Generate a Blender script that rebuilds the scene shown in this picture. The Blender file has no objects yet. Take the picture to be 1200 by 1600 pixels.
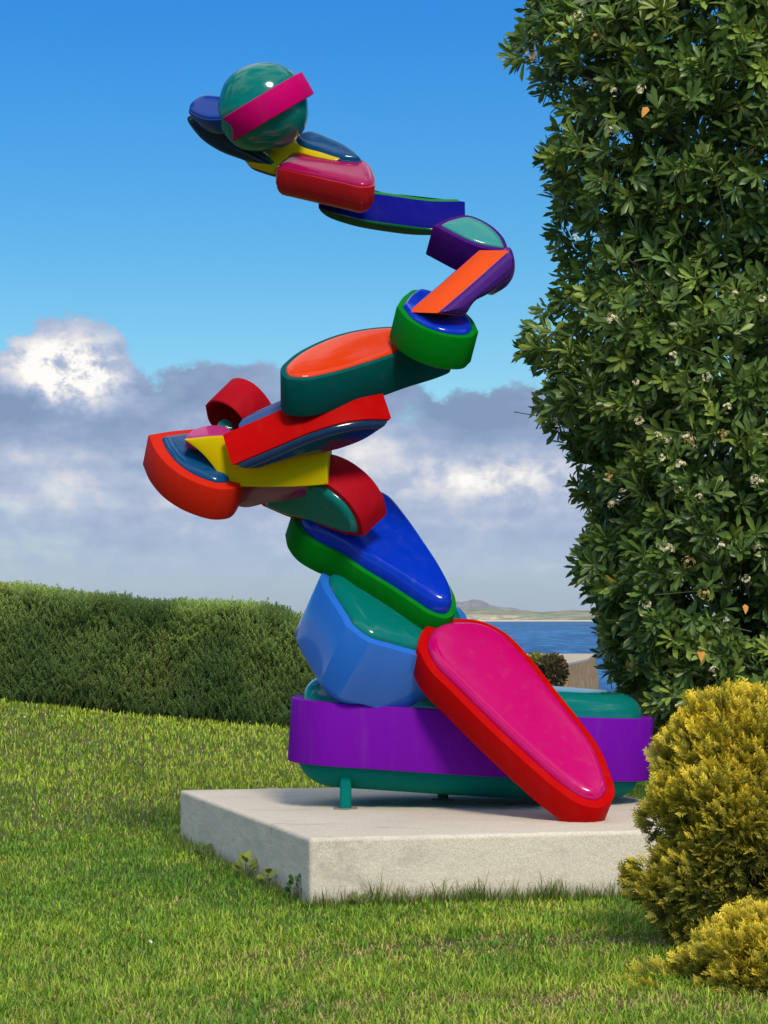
import bpy, bmesh, math, random
import numpy as np
from mathutils import Vector, Matrix
R = math.radians
random.seed(7)
rng = np.random.default_rng(11)
SC = bpy.context.scene
COL = SC.collection

# ------------------------------------------------------------------ camera, sky, sun, exposure
EYE = 1.57
F = 3600.0          # focal length in photo pixels (a telephoto phone lens)
HOR = 966.0         # horizon row in the photograph
cam_d = bpy.data.cameras.new('camera')
cam = bpy.data.objects.new('camera', cam_d)
COL.objects.link(cam)
cam.location = (0, 0, EYE)
cam.rotation_euler = (R(90), 0, 0)
cam_d.sensor_fit = 'VERTICAL'
cam_d.sensor_height = 24.0
cam_d.lens = F / 1600.0 * 24.0
cam_d.shift_y = (HOR - 800.0) / 1600.0
cam_d.clip_start = 0.1
cam_d.clip_end = 40000
SC.camera = cam

SUN_DIR = Vector((0.16, -0.72, 0.64)).normalized()
SUN_EL = math.asin(SUN_DIR.z)
SUN_AZ = math.atan2(SUN_DIR.x, SUN_DIR.y)
sd = bpy.data.lights.new('sun', 'SUN')
sd.energy = 2.9
sd.angle = R(13)
sd.color = (1.0, 0.88, 0.71)
sun = bpy.data.objects.new('sun', sd)
COL.objects.link(sun)
sun.rotation_euler = SUN_DIR.to_track_quat('Z', 'Y').to_euler()

vs = SC.view_settings
vs.view_transform = 'Standard'
vs.look = 'None'
vs.gamma = 1.0
vs.exposure = 0.0
vs.use_curve_mapping = False
SC.cycles.use_denoising = True
SC.cycles.max_bounces = 8
SC.cycles.transparent_max_bounces = 8


class NG:
    """small helper round a node tree"""
    def __init__(s, nt):
        s.nt = nt
        s.N = nt.nodes
        s.L = nt.links

    def node(s, t, **kw):
        n = s.N.new(t)
        for k, v in kw.items():
            setattr(n, k, v)
        return n

    def put(s, sock, v):
        if isinstance(v, bpy.types.NodeSocket):
            s.L.new(v, sock)
        elif v is not None:
            if hasattr(sock.default_value, '__len__') and not hasattr(v, '__len__'):
                v = (v, v, v)
            if hasattr(sock.default_value, '__len__') and len(sock.default_value) == 4 and len(v) == 3:
                v = (*v, 1)
            sock.default_value = v

    def math(s, op, a, b=None, c=None, clamp=False):
        n = s.node('ShaderNodeMath', operation=op, use_clamp=clamp)
        s.put(n.inputs[0], a)
        if b is not None: s.put(n.inputs[1], b)
        if c is not None: s.put(n.inputs[2], c)
        return n.outputs[0]

    def noise(s, vec, scale, detail=4, rough=0.55, dist=0.0):
        n = s.node('ShaderNodeTexNoise')
        if vec is not None: s.put(n.inputs['Vector'], vec)
        n.inputs['Scale'].default_value = scale
        n.inputs['Detail'].default_value = detail
        n.inputs['Roughness'].default_value = rough
        n.inputs['Distortion'].default_value = dist
        return n.outputs['Fac']

    def smooth(s, v, a, b, to0=0.0, to1=1.0):
        n = s.node('ShaderNodeMapRange', interpolation_type='SMOOTHSTEP')
        s.put(n.inputs['Value'], v)
        n.inputs['From Min'].default_value = a
        n.inputs['From Max'].default_value = b
        n.inputs['To Min'].default_value = to0
        n.inputs['To Max'].default_value = to1
        return n.outputs[0]

    def mix(s, f, a, b, mode='MIX'):
        n = s.node('ShaderNodeMix', data_type='RGBA', blend_type=mode)
        s.put(n.inputs['Factor'], f)
        s.put(n.inputs['A'], a)
        s.put(n.inputs['B'], b)
        return n.outputs['Result']

    def vec(s, x, y, z):
        n = s.node('ShaderNodeCombineXYZ')
        s.put(n.inputs[0], x); s.put(n.inputs[1], y); s.put(n.inputs[2], z)
        return n.outputs[0]

    def vmath(s, op, a, b):
        n = s.node('ShaderNodeVectorMath', operation=op)
        s.put(n.inputs[0], a); s.put(n.inputs[1], b)
        return n.outputs[0]

    def ramp(s, f, stops):
        n = s.node('ShaderNodeValToRGB')
        s.put(n.inputs[0], f)
        cr = n.color_ramp
        while len(cr.elements) > 1: cr.elements.remove(cr.elements[-1])
        for i, (p, c) in enumerate(stops):
            e = cr.elements[0] if i == 0 else cr.elements.new(p)
            e.position = p
            e.color = (*c, 1)
        return n.outputs[0]


# ---- world: Nishita sky under a bank of cumulus that rings the horizon
W = bpy.data.worlds.new('World')
SC.world = W
W.use_nodes = True
g = NG(W.node_tree)
g.N.clear()
sky = g.node('ShaderNodeTexSky', sky_type='NISHITA')
sky.sun_disc = False
sky.sun_elevation = SUN_EL
sky.sun_rotation = SUN_AZ
sky.altitude = 10
sky.air_density = 1.0
sky.dust_density = 0.6
sky.ozone_density = 2.0
tc = g.node('ShaderNodeTexCoord').outputs['Generated']
sep = g.node('ShaderNodeSeparateXYZ')
g.L.new(tc, sep.inputs[0])
X, Yd, Z = sep.outputs
el = g.math('ARCSINE', Z)
az = g.math('ARCTAN2', X, Yd)
# clear sky: stronger blue, as the photograph has it
hs = g.node('ShaderNodeHueSaturation')
hs.inputs['Saturation'].default_value = 1.28
hs.inputs['Value'].default_value = 1.0
g.L.new(sky.outputs[0], hs.inputs['Color'])
lift = g.ramp(g.math('DIVIDE', el, 1.5), [(0.0, (0.80, 0.90, 1.08)), (0.06, (0.67, 0.94, 1.02)), (0.11, (0.43, 0.86, 1.03)), (0.17, (0.24, 0.78, 1.16)), (0.35, (0.27, 0.78, 1.18)), (1.0, (0.4, 0.85, 1.25))])
clear = g.mix(1.0, hs.outputs[0], lift, 'MULTIPLY')
P3 = g.vec(g.math('MULTIPLY', az, 1.0), g.math('MULTIPLY', el, 1.25), 0.37)
nA = g.noise(P3, 13.0, 7, 0.56, 0.25)
nB = g.noise(g.vmath('ADD', P3, (3.1, 1.7, 0.0)), 34.0, 6, 0.6, 0.1)
nC = g.noise(g.vmath('ADD', P3, (7.3, 2.9, 1.0)), 9.0, 5, 0.55, 0.2)
PS = g.vec(g.math('MULTIPLY', az, 10.0), g.math('MULTIPLY', el, 52.0), 1.3)
nS = g.noise(PS, 1.0, 5, 0.55, 0.1)


def blob(px, py, rx, ry, amp):
    """a cloud tower standing over a compass direction"""
    u0, v0 = math.atan((px - 600) / F), math.atan((HOR - py) / F)
    a = g.math('DIVIDE', g.math('SUBTRACT', az, u0), rx / F)
    b = g.math('DIVIDE', g.math('SUBTRACT', el, v0), ry / F)
    r2 = g.math('ADD', g.math('MULTIPLY', a, a), g.math('MULTIPLY', b, b))
    return g.math('MULTIPLY', g.math('EXPONENT', g.math('MULTIPLY', r2, -1.0)), amp)


# height of the cloud tops above the horizon (radians), wobbling with azimuth
top = g.math('ADD', 0.1035, g.math('MULTIPLY', g.math('SUBTRACT', nA, 0.5), 0.085))
top = g.math('ADD', top, g.math('MULTIPLY', g.math('SUBTRACT', nB, 0.5), 0.032))
nF = g.noise(g.vmath('ADD', P3, (1.1, 5.7, 0.4)), 95.0, 6, 0.62, 0.2)
top = g.math('ADD', top, g.math('MULTIPLY', g.math('SUBTRACT', nF, 0.5), 0.016))
top = g.math('ADD', top, blob(120, 640, 110, 900, 0.020))
top = g.math('ADD', top, blob(240, 640, 45, 900, -0.010))
top = g.math('ADD', top, blob(370, 640, 90, 900, 0.008))
top = g.math('ADD', top, blob(740, 640, 170, 900, -0.010))
cov = g.smooth(g.math('SUBTRACT', top, el), -0.0008, 0.0065)
# lower bank melts into pale haze at the horizon
low = g.smooth(el, 0.004, 0.045, 0.55, 1.0)
cov = g.math('MULTIPLY', cov, low)
gap = g.smooth(nC, 0.57, 0.68, 0.0, 0.70)
cov = g.math('MULTIPLY', cov, g.math('SUBTRACT', 1.0, gap))
# brightness inside the bank: blue-grey bases, paler streaks, white towers
br = g.math('ADD', g.math('MULTIPLY', g.math('SUBTRACT', nS, 0.5), 1.0), g.math('ADD', g.math('MULTIPLY', g.math('SUBTRACT', nB, 0.5), 0.75), g.math('MULTIPLY', g.math('SUBTRACT', nF, 0.5), 0.40)))
crisp = g.smooth(g.math('ADD', g.math('MULTIPLY', nB, 0.6), g.math('MULTIPLY', nF, 0.4)), 0.38, 0.58, 0.35, 1.3)
br = g.math('ADD', br, g.math('MULTIPLY', crisp, blob(105, 588, 80, 52, 1.05)))
br = g.math('ADD', br, blob(60, 740, 130, 60, 0.30))
br = g.math('ADD', br, g.math('MULTIPLY', crisp, blob(800, 745, 150, 38, 0.34)))
br = g.math('ADD', br, blob(560, 690, 90, 45, 0.30))
br = g.math('ADD', br, blob(330, 660, 60, 25, 0.30))
br = g.math('ADD', br, blob(740, 650, 120, 50, -0.35))
br = g.math('ADD', br, blob(10, 640, 60, 34, -0.55))
br = g.math('ADD', br, blob(260, 640, 90, 45, -0.22))
br = g.math('ADD', br, g.smooth(el, 0.090, 0.045, 0.26, 0.47))
ccol = g.ramp(br, [(0.0, (0.245, 0.35, 0.54)), (0.30, (0.335, 0.44, 0.64)), (0.55, (0.50, 0.58, 0.74)), (0.80, (0.82, 0.82, 0.84)), (1.0, (1.12, 1.09, 1.02))])
csc = g.mix(1.0, ccol, (8.2, 8.2, 8.4), 'MULTIPLY')
hz = g.mix(g.smooth(el, 0.0, 0.060, 0.85, 0.0), csc, (2.9, 3.95, 6.0))
# broken fair-weather cloud higher up, above and behind the view
nH = g.noise(g.vec(g.math('MULTIPLY', X, 1.0), Yd, g.math('MULTIPLY', Z, 1.7)), 2.3, 7, 0.6, 0.3)
hi = g.math('MULTIPLY', g.smooth(nH, 0.455, 0.58), g.smooth(el, 0.36, 0.55))
clear = g.mix(hi, clear, g.mix(g.smooth(nH, 0.5, 0.7), (12.0, 11.8, 11.4), (6.6, 7.1, 7.9)))
final = g.mix(cov, clear, hz)
bg = g.node('ShaderNodeBackground')
g.L.new(final, bg.inputs['Color'])
bg.inputs['Strength'].default_value = 0.112
out = g.node('ShaderNodeOutputWorld')
g.L.new(bg.outputs[0], out.inputs[0])
W.cycles.sampling_method = 'MANUAL'
W.cycles.sample_map_resolution = 512


# ------------------------------------------------------------------ helpers
def P(px, py, Y):
    """the point of the place seen at photo pixel (px, py) at distance Y"""
    return Vector(((px - 600.0) / F * Y, Y, EYE + (HOR - py) / F * Y))


def link(name, me, mat=None, parent=None, loc=None):
    o = bpy.data.objects.new(name, me)
    COL.objects.link(o)
    if parent is not None:
        o.parent = parent
        o.matrix_parent_inverse = Matrix.Translation(-parent.location)
    if loc is not None: o.location = loc
    if mat is not None: me.materials.append(mat)
    return o


def tag(o, label=None, cat=None, group=None, kind=None):
    if label: o['label'] = label
    if cat: o['category'] = cat
    if group: o['group'] = group
    if kind: o['kind'] = kind
    return o


def empty(name, loc, label, cat, group=None):
    o = bpy.data.objects.new(name, None)
    COL.objects.link(o)
    o.location = loc
    o.empty_display_size = 0.1
    return tag(o, label, cat, group)


def mesh_np(name, V, T, col=None, smooth=False):
    me = bpy.data.meshes.new(name)
    V = np.ascontiguousarray(V, dtype=np.float32)
    T = np.ascontiguousarray(T, dtype=np.int32)
    k = T.shape[1]
    me.vertices.add(len(V))
    me.vertices.foreach_set('co', V.ravel())
    me.loops.add(T.size)
    me.loops.foreach_set('vertex_index', T.ravel())
    me.polygons.add(len(T))
    me.polygons.foreach_set('loop_start', np.arange(0, T.size, k, dtype=np.int32))
    me.polygons.foreach_set('loop_total', np.full(len(T), k, dtype=np.int32))
    if smooth: me.polygons.foreach_set('use_smooth', np.ones(len(T), dtype=bool))
    me.update(calc_edges=True)
    if col is not None:
        a = me.color_attributes.new('tint', 'FLOAT_COLOR', 'POINT')
        c = np.ones((len(V), 4), dtype=np.float32)
        c[:, :3] = col
        a.data.foreach_set('color', c.ravel())
    return me


def vnoise(x, y, s, seed=0):
    """smooth 2-D value noise in 0..1"""
    r = np.random.default_rng(seed)
    tab = r.random((128, 128))
    x = np.asarray(x) * s + 500.3; y = np.asarray(y) * s + 500.7
    xi = np.floor(x).astype(int); yi = np.floor(y).astype(int)
    fx = x - xi; fy = y - yi
    fx = fx * fx * (3 - 2 * fx); fy = fy * fy * (3 - 2 * fy)
    a = tab[xi % 128, yi % 128]; b = tab[(xi + 1) % 128, yi % 128]
    c = tab[xi % 128, (yi + 1) % 128]; d = tab[(xi + 1) % 128, (yi + 1) % 128]
    return (a * (1 - fx) + b * fx) * (1 - fy) + (c * (1 - fx) + d * fx) * fy


def fbm(x, y, s, seed=0, o=3):
    t = 0; w = 0
    for i in range(o):
        t = t + vnoise(x, y, s * 2 ** i, seed + i) * 0.5 ** i
        w += 0.5 ** i
    return t / w


def sst(x, a, b):
    t = np.clip((np.asarray(x, dtype=float) - a) / (b - a), 0, 1)
    return t * t * (3 - 2 * t)


# ------------------------------------------------------------------ materials
def mat_new(name):
    m = bpy.data.materials.new(name)
    m.use_nodes = True
    n = NG(m.node_tree)
    b = m.node_tree.nodes['Principled BSDF']
    return m, n, b


def paint(name, c, rough=0.16, peel=0.25, coat=0.6, spec=0.5):
    """glossy lacquer over fibreglass: faint orange peel, faint dust"""
    m, n, b = mat_new(name)
    tcn = n.node('ShaderNodeTexCoord').outputs['Object']
    d = n.noise(tcn, 3.0, 5, 0.6)
    sp = n.noise(tcn, 240.0, 2, 0.5)
    f = n.math('ADD', n.math('MULTIPLY', n.math('SUBTRACT', d, 0.5), 0.30), n.math('MULTIPLY', n.math('SUBTRACT', sp, 0.5), 0.35))
    colr = n.mix(n.math('ADD', 0.5, f, clamp=True), tuple(x * 0.88 for x in c), tuple(min(1, x * 1.12 + 0.0015) for x in c))
    n.put(b.inputs['Base Color'], colr)
    mpw = n.node('ShaderNodeMapping'); mpw.inputs['Scale'].default_value = (14, 14, 1.6); n.L.new(tcn, mpw.inputs['Vector'])
    wear = n.smooth(n.noise(mpw.outputs[0], 1.0, 5, 0.65), 0.50, 0.72)
    colr = n.mix(n.math('MULTIPLY', wear, 0.018), colr, (0.42, 0.40, 0.36))
    n.put(b.inputs['Base Color'], colr)
    n.put(b.inputs['Roughness'], n.math('ADD', rough, n.math('ADD', n.math('MULTIPLY', d, 0.08), n.math('MULTIPLY', wear, 0.14))))
    b.inputs['Coat Weight'].default_value = coat
    b.inputs['Specular IOR Level'].default_value = spec
    b.inputs['Coat Roughness'].default_value = 0.04
    bp = n.node('ShaderNodeBump')
    bp.inputs['Strength'].default_value = peel
    bp.inputs['Distance'].default_value = 0.004
    wav = n.noise(tcn, 9.0, 2, 0.4)
    n.put(bp.inputs['Height'], n.math('ADD', wav, n.math('MULTIPLY', n.noise(tcn, 150.0, 1, 0.4), 0.015)))
    n.L.new(bp.outputs[0], b.inputs['Normal'])
    return m


def leaf_mat(name, rough=0.4, trans=0.25, spec=0.5):
    m, n, b = mat_new(name)
    at = n.node('ShaderNodeAttribute', attribute_name='tint')
    n.L.new(at.outputs['Color'], b.inputs['Base Color'])
    b.inputs['Roughness'].default_value = rough
    b.inputs['Specular IOR Level'].default_value = spec
    if trans > 0:
        tr = n.node('ShaderNodeBsdfTranslucent')
        n.L.new(n.mix(1.0, at.outputs['Color'], (1.3, 1.35, 0.6), 'MULTIPLY'), tr.inputs['Color'])
        mx = n.node('ShaderNodeMixShader')
        mx.inputs[0].default_value = trans
        n.L.new(b.outputs[0], mx.inputs[1])
        n.L.new(tr.outputs[0], mx.inputs[2])
        n.L.new(mx.outputs[0], n.N['Material Output'].inputs[0])
    return m


def simple(name, c, rough=0.8, scale=30.0, var=0.3, bump=0.3, dist=0.01):
    m, n, b = mat_new(name)
    tcn = n.node('ShaderNodeTexCoord').outputs['Object']
    f = n.noise(tcn, scale, 5, 0.6)
    n.put(b.inputs['Base Color'], n.mix(f, tuple(x * (1 - var) for x in c), tuple(min(1, x * (1 + var)) for x in c)))
    b.inputs['Roughness'].default_value = rough
    bp = n.node('ShaderNodeBump')
    bp.inputs['Strength'].default_value = bump
    bp.inputs['Distance'].default_value = dist
    n.put(bp.inputs['Height'], f)
    n.L.new(bp.outputs[0], b.inputs['Normal'])
    return m


PAL = {
    'purple': (0.16, 0.004, 0.34), 'purple_dark': (0.060, 0.006, 0.16), 'teal': (0.0, 0.165, 0.135),
    'teal_deep': (0.0, 0.085, 0.080), 'teal_pale': (0.035, 0.27, 0.24), 'red': (0.48, 0.001, 0.001),
    'crimson': (0.40, 0.004, 0.012), 'magenta': (0.53, 0.0, 0.12), 'maroon': (0.16, 0.010, 0.03),
    'blue': (0.0, 0.03, 0.46), 'light_blue': (0.02, 0.155, 0.60), 'navy': (0.003, 0.004, 0.20),
    'ink': (0.004, 0.022, 0.065), 'petrol': (0.0, 0.06, 0.17), 'green': (0.0, 0.19, 0.008), 'green_dark': (0.0, 0.085, 0.03),
    'orange': (0.86, 0.085, 0.010), 'orange_red': (0.60, 0.018, 0.005), 'yellow': (0.60, 0.44, 0.0),
    'cobalt': (0.0, 0.04, 0.27), 'raspberry': (0.36, 0.002, 0.075), 'tangerine': (0.70, 0.045, 0.004), 'pink': (0.42, 0.03, 0.17), 'violet': (0.20, 0.02, 0.36), 'steel_blue': (0.015, 0.06, 0.22),
}
BAND = {k: paint('satin_' + k, v, 0.50, 0.05, 0.0, 0.03) for k, v in PAL.items()}
GLOSS = {k: paint('gloss_' + k, v, 0.10, 0.30, 0.22, 0.25) for k, v in PAL.items()}


# ------------------------------------------------------------------ ground, sea, far shore
def gz(x, y):
    x = np.asarray(x, dtype=float); y = np.asarray(y, dtype=float)
    rise = np.maximum(0.0, 0.44 + 0.097 * (-np.clip(x, -9, 3) - 1.0)) * sst(y, 15.5, 24.0) * (1 - sst(x, 0.2, 3.2))
    und = (fbm(x, y, 0.5, 5, 2) - 0.5) * 0.07 * (1 - 0.6 * np.exp(-((x - .4) ** 2 + (y - 14.8) ** 2) / 8))
    z = rise + und - 0.02
    z = z - 6.6 * sst(y, 26.5, 62.0)
    z = z + 2.4 * np.exp(-(((x - 4.9) / 2.2) ** 2 + ((y - 68.5) / 4.0) ** 2) * 1.0) * (y > 50)
    z = z - 0.0 * x
    return z


def grid_mesh(name, xs, ys, zf):
    Xg, Yg = np.meshgrid(xs, ys)
    V = np.stack([Xg, Yg, zf(Xg, Yg)], -1).reshape(-1, 3)
    nx = len(xs); i = np.arange((len(ys) - 1) * (nx - 1))
    r = i // (nx - 1); c = i % (nx - 1); a = r * nx + c
    return mesh_np(name, V, np.stack([a, a + 1, a + nx + 1, a + nx], -1), smooth=True)


m, n, b = mat_new('soil_under_grass')
tcn = n.node('ShaderNodeNewGeometry').outputs['Position']
f1 = n.noise(tcn, 2.2, 5, 0.6); f2 = n.noise(tcn, 55.0, 4, 0.65)
base = n.ramp(f1, [(0.3, (0.07, 0.13, 0.015)), (0.6, (0.12, 0.16, 0.025)), (0.8, (0.16, 0.15, 0.04))])
n.put(b.inputs['Base Color'], n.mix(f2, base, (0.10, 0.075, 0.035)))
b.inputs['Roughness'].default_value = 0.95
bp = n.node('ShaderNodeBump'); bp.inputs['Strength'].default_value = 0.8; bp.inputs['Distance'].default_value = 0.03
n.put(bp.inputs['Height'], f2); n.L.new(bp.outputs[0], b.inputs['Normal'])
M_SOIL = m
xs = np.concatenate([[-400, -200, -90, -45, -25, -15], np.arange(-10, 10.01, 0.2), [15, 25, 45, 90, 200, 400]])
ys = np.concatenate([[-400, -150, -60, -25, -10, 0, 4, 6], np.arange(7.5, 28, 0.2), np.arange(28, 80, 1.5), [90, 110]])
ground = link('ground', grid_mesh('ground', xs, ys, gz), M_SOIL)
tag(ground, kind='structure')

# sea
m, n, b = mat_new('sea_water')
pos = n.node('ShaderNodeNewGeometry').outputs['Position']
mp = n.node('ShaderNodeMapping'); mp.inputs['Scale'].default_value = (0.30, 0.055, 1)
n.L.new(pos, mp.inputs['Vector'])
w1 = n.noise(mp.outputs[0], 1.0, 6, 0.65, 0.3)
mp2 = n.node('ShaderNodeMapping'); mp2.inputs['Scale'].default_value = (0.02, 0.004, 1)
n.L.new(pos, mp2.inputs['Vector'])
w2 = n.noise(mp2.outputs[0], 1.0, 4, 0.6, 0.2)
wmix = n.math('ADD', n.math('MULTIPLY', w1, 0.6), n.math('MULTIPLY', w2, 0.4))
n.put(b.inputs['Base Color'], n.ramp(wmix, [(0.40, (0.002, 0.05, 0.16)), (0.5, (0.006, 0.11, 0.30)), (0.60, (0.06, 0.24, 0.46))]))
b.inputs['Roughness'].default_value = 0.55
b.inputs['Specular IOR Level'].default_value = 0.25
bp = n.node('ShaderNodeBump'); bp.inputs['Strength'].default_value = 0.6; bp.inputs['Distance'].default_value = 0.5
n.put(bp.inputs['Height'], w1); n.L.new(bp.outputs[0], b.inputs['Normal'])
SEA_Z = -4.5
sea = link('sea', mesh_np('sea', np.array([[-9000, -3000, SEA_Z], [9000, -3000, SEA_Z], [9000, 9200, SEA_Z], [-9000, 9200, SEA_Z]]), np.array([[0, 1, 2, 3]])), m)
tag(sea, kind='structure')


def far_land(name, prof, y0, y1, cross, m):
    """a strip of far coast: prof = skyline in photo pixels, crest at distance y1"""
    pxs = np.array([p[0] for p in prof], float); pys = np.array([p[1] for p in prof], float)
    ux = np.linspace(pxs[0], pxs[-1], 520)
    crest_py = np.interp(ux, pxs, pys) - (fbm(ux, ux * 0, 0.11, 3, 4) - 0.5) * 3.2
    H = EYE + (HOR - crest_py) / F * y1 - SEA_Z
    rows = np.linspace(0, 1, 26)
    V = []
    for t in rows:
        yy = y0 + (y1 - y0) * t
        s = cross(t)
        xx = (ux - 600) / F * (y0 + (y1 - y0) * t)
        jag = (fbm(xx * 0.012, yy * 0.012 + 0 * xx, 1.0, 9, 4) - 0.5) * 0.35 * s * (1 - t ** 6) * H
        V.append(np.stack([xx, np.full_like(xx, yy), SEA_Z - 0.3 + np.maximum(0, H * s + jag)], -1))
    # far side falls away to the water again
    for t in (0.6, 0.2, -0.05):
        yy = y1 + (y1 - y0) * (1 - t) * 0.6
        V.append(np.stack([(ux - 600) / F * yy, np.full_like(ux, yy), SEA_Z - 0.3 + H * t * 0.9], -1))
    V = np.array(V); nr, nc = V.shape[:2]
    i = np.arange((nr - 1) * (nc - 1)); r = i // (nc - 1); c = i % (nc - 1); a = r * nc + c
    me = mesh_np(name, V.reshape(-1, 3), np.stack([a, a + 1, a + nc + 1, a + nc], -1), smooth=True)
    o = link(name, me, m)
    return tag(o, kind='structure')


m, n, b = mat_new('far_scrub_and_sand')
pos = n.node('ShaderNodeNewGeometry').outputs['Position']
sp = n.node('ShaderNodeSeparateXYZ'); n.L.new(pos, sp.inputs[0])
mp = n.node('ShaderNodeMapping'); mp.inputs['Scale'].default_value = (0.022, 0.006, 0.12); n.L.new(pos, mp.inputs['Vector'])
nz = n.noise(mp.outputs[0], 1.0, 6, 0.65)
scrub = n.ramp(nz, [(0.35, (0.16, 0.19, 0.10)), (0.5, (0.25, 0.28, 0.16)), (0.62, (0.38, 0.36, 0.24)), (0.7, (0.46, 0.40, 0.28))])
sand_h = n.math('SUBTRACT', sp.outputs[2], n.math('MULTIPLY', nz, 1.0))
beach = n.smooth(sand_h, SEA_Z + 1.2, SEA_Z + 2.8, 1.0, 0.0)
dune_x = n.math('MULTIPLY', n.smooth(sp.outputs[0], 380.0, 230.0), n.smooth(sp.outputs[2], SEA_Z + 16, SEA_Z + 9))
mpd = n.node('ShaderNodeMapping'); mpd.inputs['Scale'].default_value = (0.03, 0.01, 0.35); n.L.new(pos, mpd.inputs['Vector'])
dn = n.smooth(n.noise(mpd.outputs[0], 1.0, 3, 0.5), 0.46, 0.56)
sandy = n.math('MAXIMUM', beach, n.math('MULTIPLY', dune_x, dn))
n.put(b.inputs['Base Color'], n.mix(sandy, scrub, (0.78, 0.62, 0.42)))
b.inputs['Roughness'].default_value = 1.0
b.inputs['Specular IOR Level'].default_value = 0.0
shore_m = m
prof_l = [(-900, 958), (-300, 955), (200, 957), (460, 957), (600, 955), (700, 952), (760, 951), (800, 953), (850, 956), (890, 953.5), (930, 953), (980, 956), (1100, 957), (1300, 952), (1800, 955), (2600, 959)]
far_land('far_shore', prof_l, 4400, 5600, lambda t: 0.10 * min(1, t * 9) + 0.9 * t ** 1.1, shore_m)
m, n, b = mat_new('far_rock')
pos = n.node('ShaderNodeNewGeometry').outputs['Position']
mp = n.node('ShaderNodeMapping'); mp.inputs['Scale'].default_value = (0.015, 0.004, 0.06); n.L.new(pos, mp.inputs['Vector'])
n.put(b.inputs['Base Color'], n.ramp(n.noise(mp.outputs[0], 1.0, 7, 0.7), [(0.35, (0.15, 0.14, 0.15)), (0.5, (0.24, 0.215, 0.21)), (0.65, (0.36, 0.32, 0.29))]))
b.inputs['Roughness'].default_value = 1.0
prof_m = [(560, 966), (620, 957), (660, 948), (690, 945), (706, 943), (714, 939.5), (722, 941), (731, 939), (738, 935.5), (745, 936.5), (751, 937.5), (758, 941), (764, 944), (776, 947), (795, 949.5), (815, 952.5), (850, 958), (900, 963), (940, 967)]
far_land('hills', prof_m, 5700, 7400, lambda t: t ** 0.8, m)

# ------------------------------------------------------------------ plinth
m, n, b = mat_new('pale_concrete')
tcn = n.node('ShaderNodeTexCoord').outputs['Object']
f1 = n.noise(tcn, 1.6, 5, 0.6); f2 = n.noise(tcn, 95.0, 3, 0.7); f3 = n.noise(tcn, 30.0, 4, 0.6)
c1 = n.mix(f1, (0.64, 0.575, 0.46), (0.84, 0.77, 0.63))
c2 = n.mix(n.smooth(f2, 0.35, 0.70, 0.0, 1.0), n.mix(1.0, c1, (0.82, 0.80, 0.76), 'MULTIPLY'), n.mix(1.0, c1, (1.09, 1.085, 1.06), 'MULTIPLY'))
mps = n.node('ShaderNodeMapping'); mps.inputs['Scale'].default_value = (0.8, 4.0, 2.0); n.L.new(tcn, mps.inputs['Vector'])
st = n.smooth(n.noise(mps.outputs[0], 1.7, 6, 0.65, 0.6), 0.56, 0.72, 0.0, 0.45)
c3 = n.mix(st, c2, (0.30, 0.27, 0.22))
spz = n.node('ShaderNodeSeparateXYZ'); n.L.new(tcn, spz.inputs[0])
damp = n.math('MULTIPLY', n.smooth(n.math('ADD', spz.outputs[2], n.math('MULTIPLY', f3, 0.09)), 0.13, 0.02), 0.5)
n.put(b.inputs['Base Color'], n.mix(damp, c3, (0.21, 0.175, 0.11)))
b.inputs['Roughness'].default_value = 0.9
bp = n.node('ShaderNodeBump'); bp.inputs['Strength'].default_value = 0.55; bp.inputs['Distance'].default_value = 0.006
n.put(bp.inputs['Height'], n.math('ADD', f2, n.math('MULTIPLY', f3, 0.8))); n.L.new(bp.outputs[0], b.inputs['Normal'])
M_CONC = m
PT = 0.35
PA, PB, PC = Vector((-0.412, 12.78, 0)), Vector((-1.45, 16.38, 0)), Vector((2.35, 13.45, 0))
PD = PB + (PC - PA)
cen = (PA + PD) / 2
bm = bmesh.new()
vb = [bm.verts.new(p - cen + Vector((0, 0, -0.15))) for p in (PA, PC, PD, PB)]
vt = [bm.verts.new(p - cen + Vector((0, 0, PT))) for p in (PA, PC, PD, PB)]
bm.faces.new(vt); bm.faces.new(vb[::-1])
for i in range(4): bm.faces.new((vb[i], vb[(i + 1) % 4], vt[(i + 1) % 4], vt[i]))
bmesh.ops.bevel(bm, geom=[e for e in bm.edges], offset=0.022, segments=3, profile=0.5, affect='EDGES')
bmesh.ops.subdivide_edges(bm, edges=[e for e in bm.edges if e.calc_length() > 0.2], cuts=70, use_grid_fill=True)
bmesh.ops.recalc_face_normals(bm, faces=bm.faces)
bm.normal_update()
from mathutils import noise as mnoise
for v in bm.verts:
    edgey = 1.0 if min(abs(v.co.z - PT), 1) < 0.02 else 0.5
    v.co += v.normal * (mnoise.noise(v.co * 9) * 0.0035 + mnoise.noise(v.co * 30) * 0.003 * edgey)
me = bpy.data.meshes.new('plinth'); bm.to_mesh(me); bm.free()
for p in me.polygons: p.use_smooth = True
me.set_sharp_from_angle(angle=R(60)) if hasattr(me, 'set_sharp_from_angle') else None
pl = link('plinth', me, M_CONC)
pl.location = cen
tag(pl, 'low broad block of pale sandy concrete set in the lawn, carrying the colourful sculpture', 'plinth')

# ------------------------------------------------------------------ the sculpture
SCU = empty('sculpture', (0.5, 15.0, PT), 'tall zigzag stack of glossy multicoloured rounded slabs balanced on a pale concrete plinth', 'sculpture')


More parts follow.
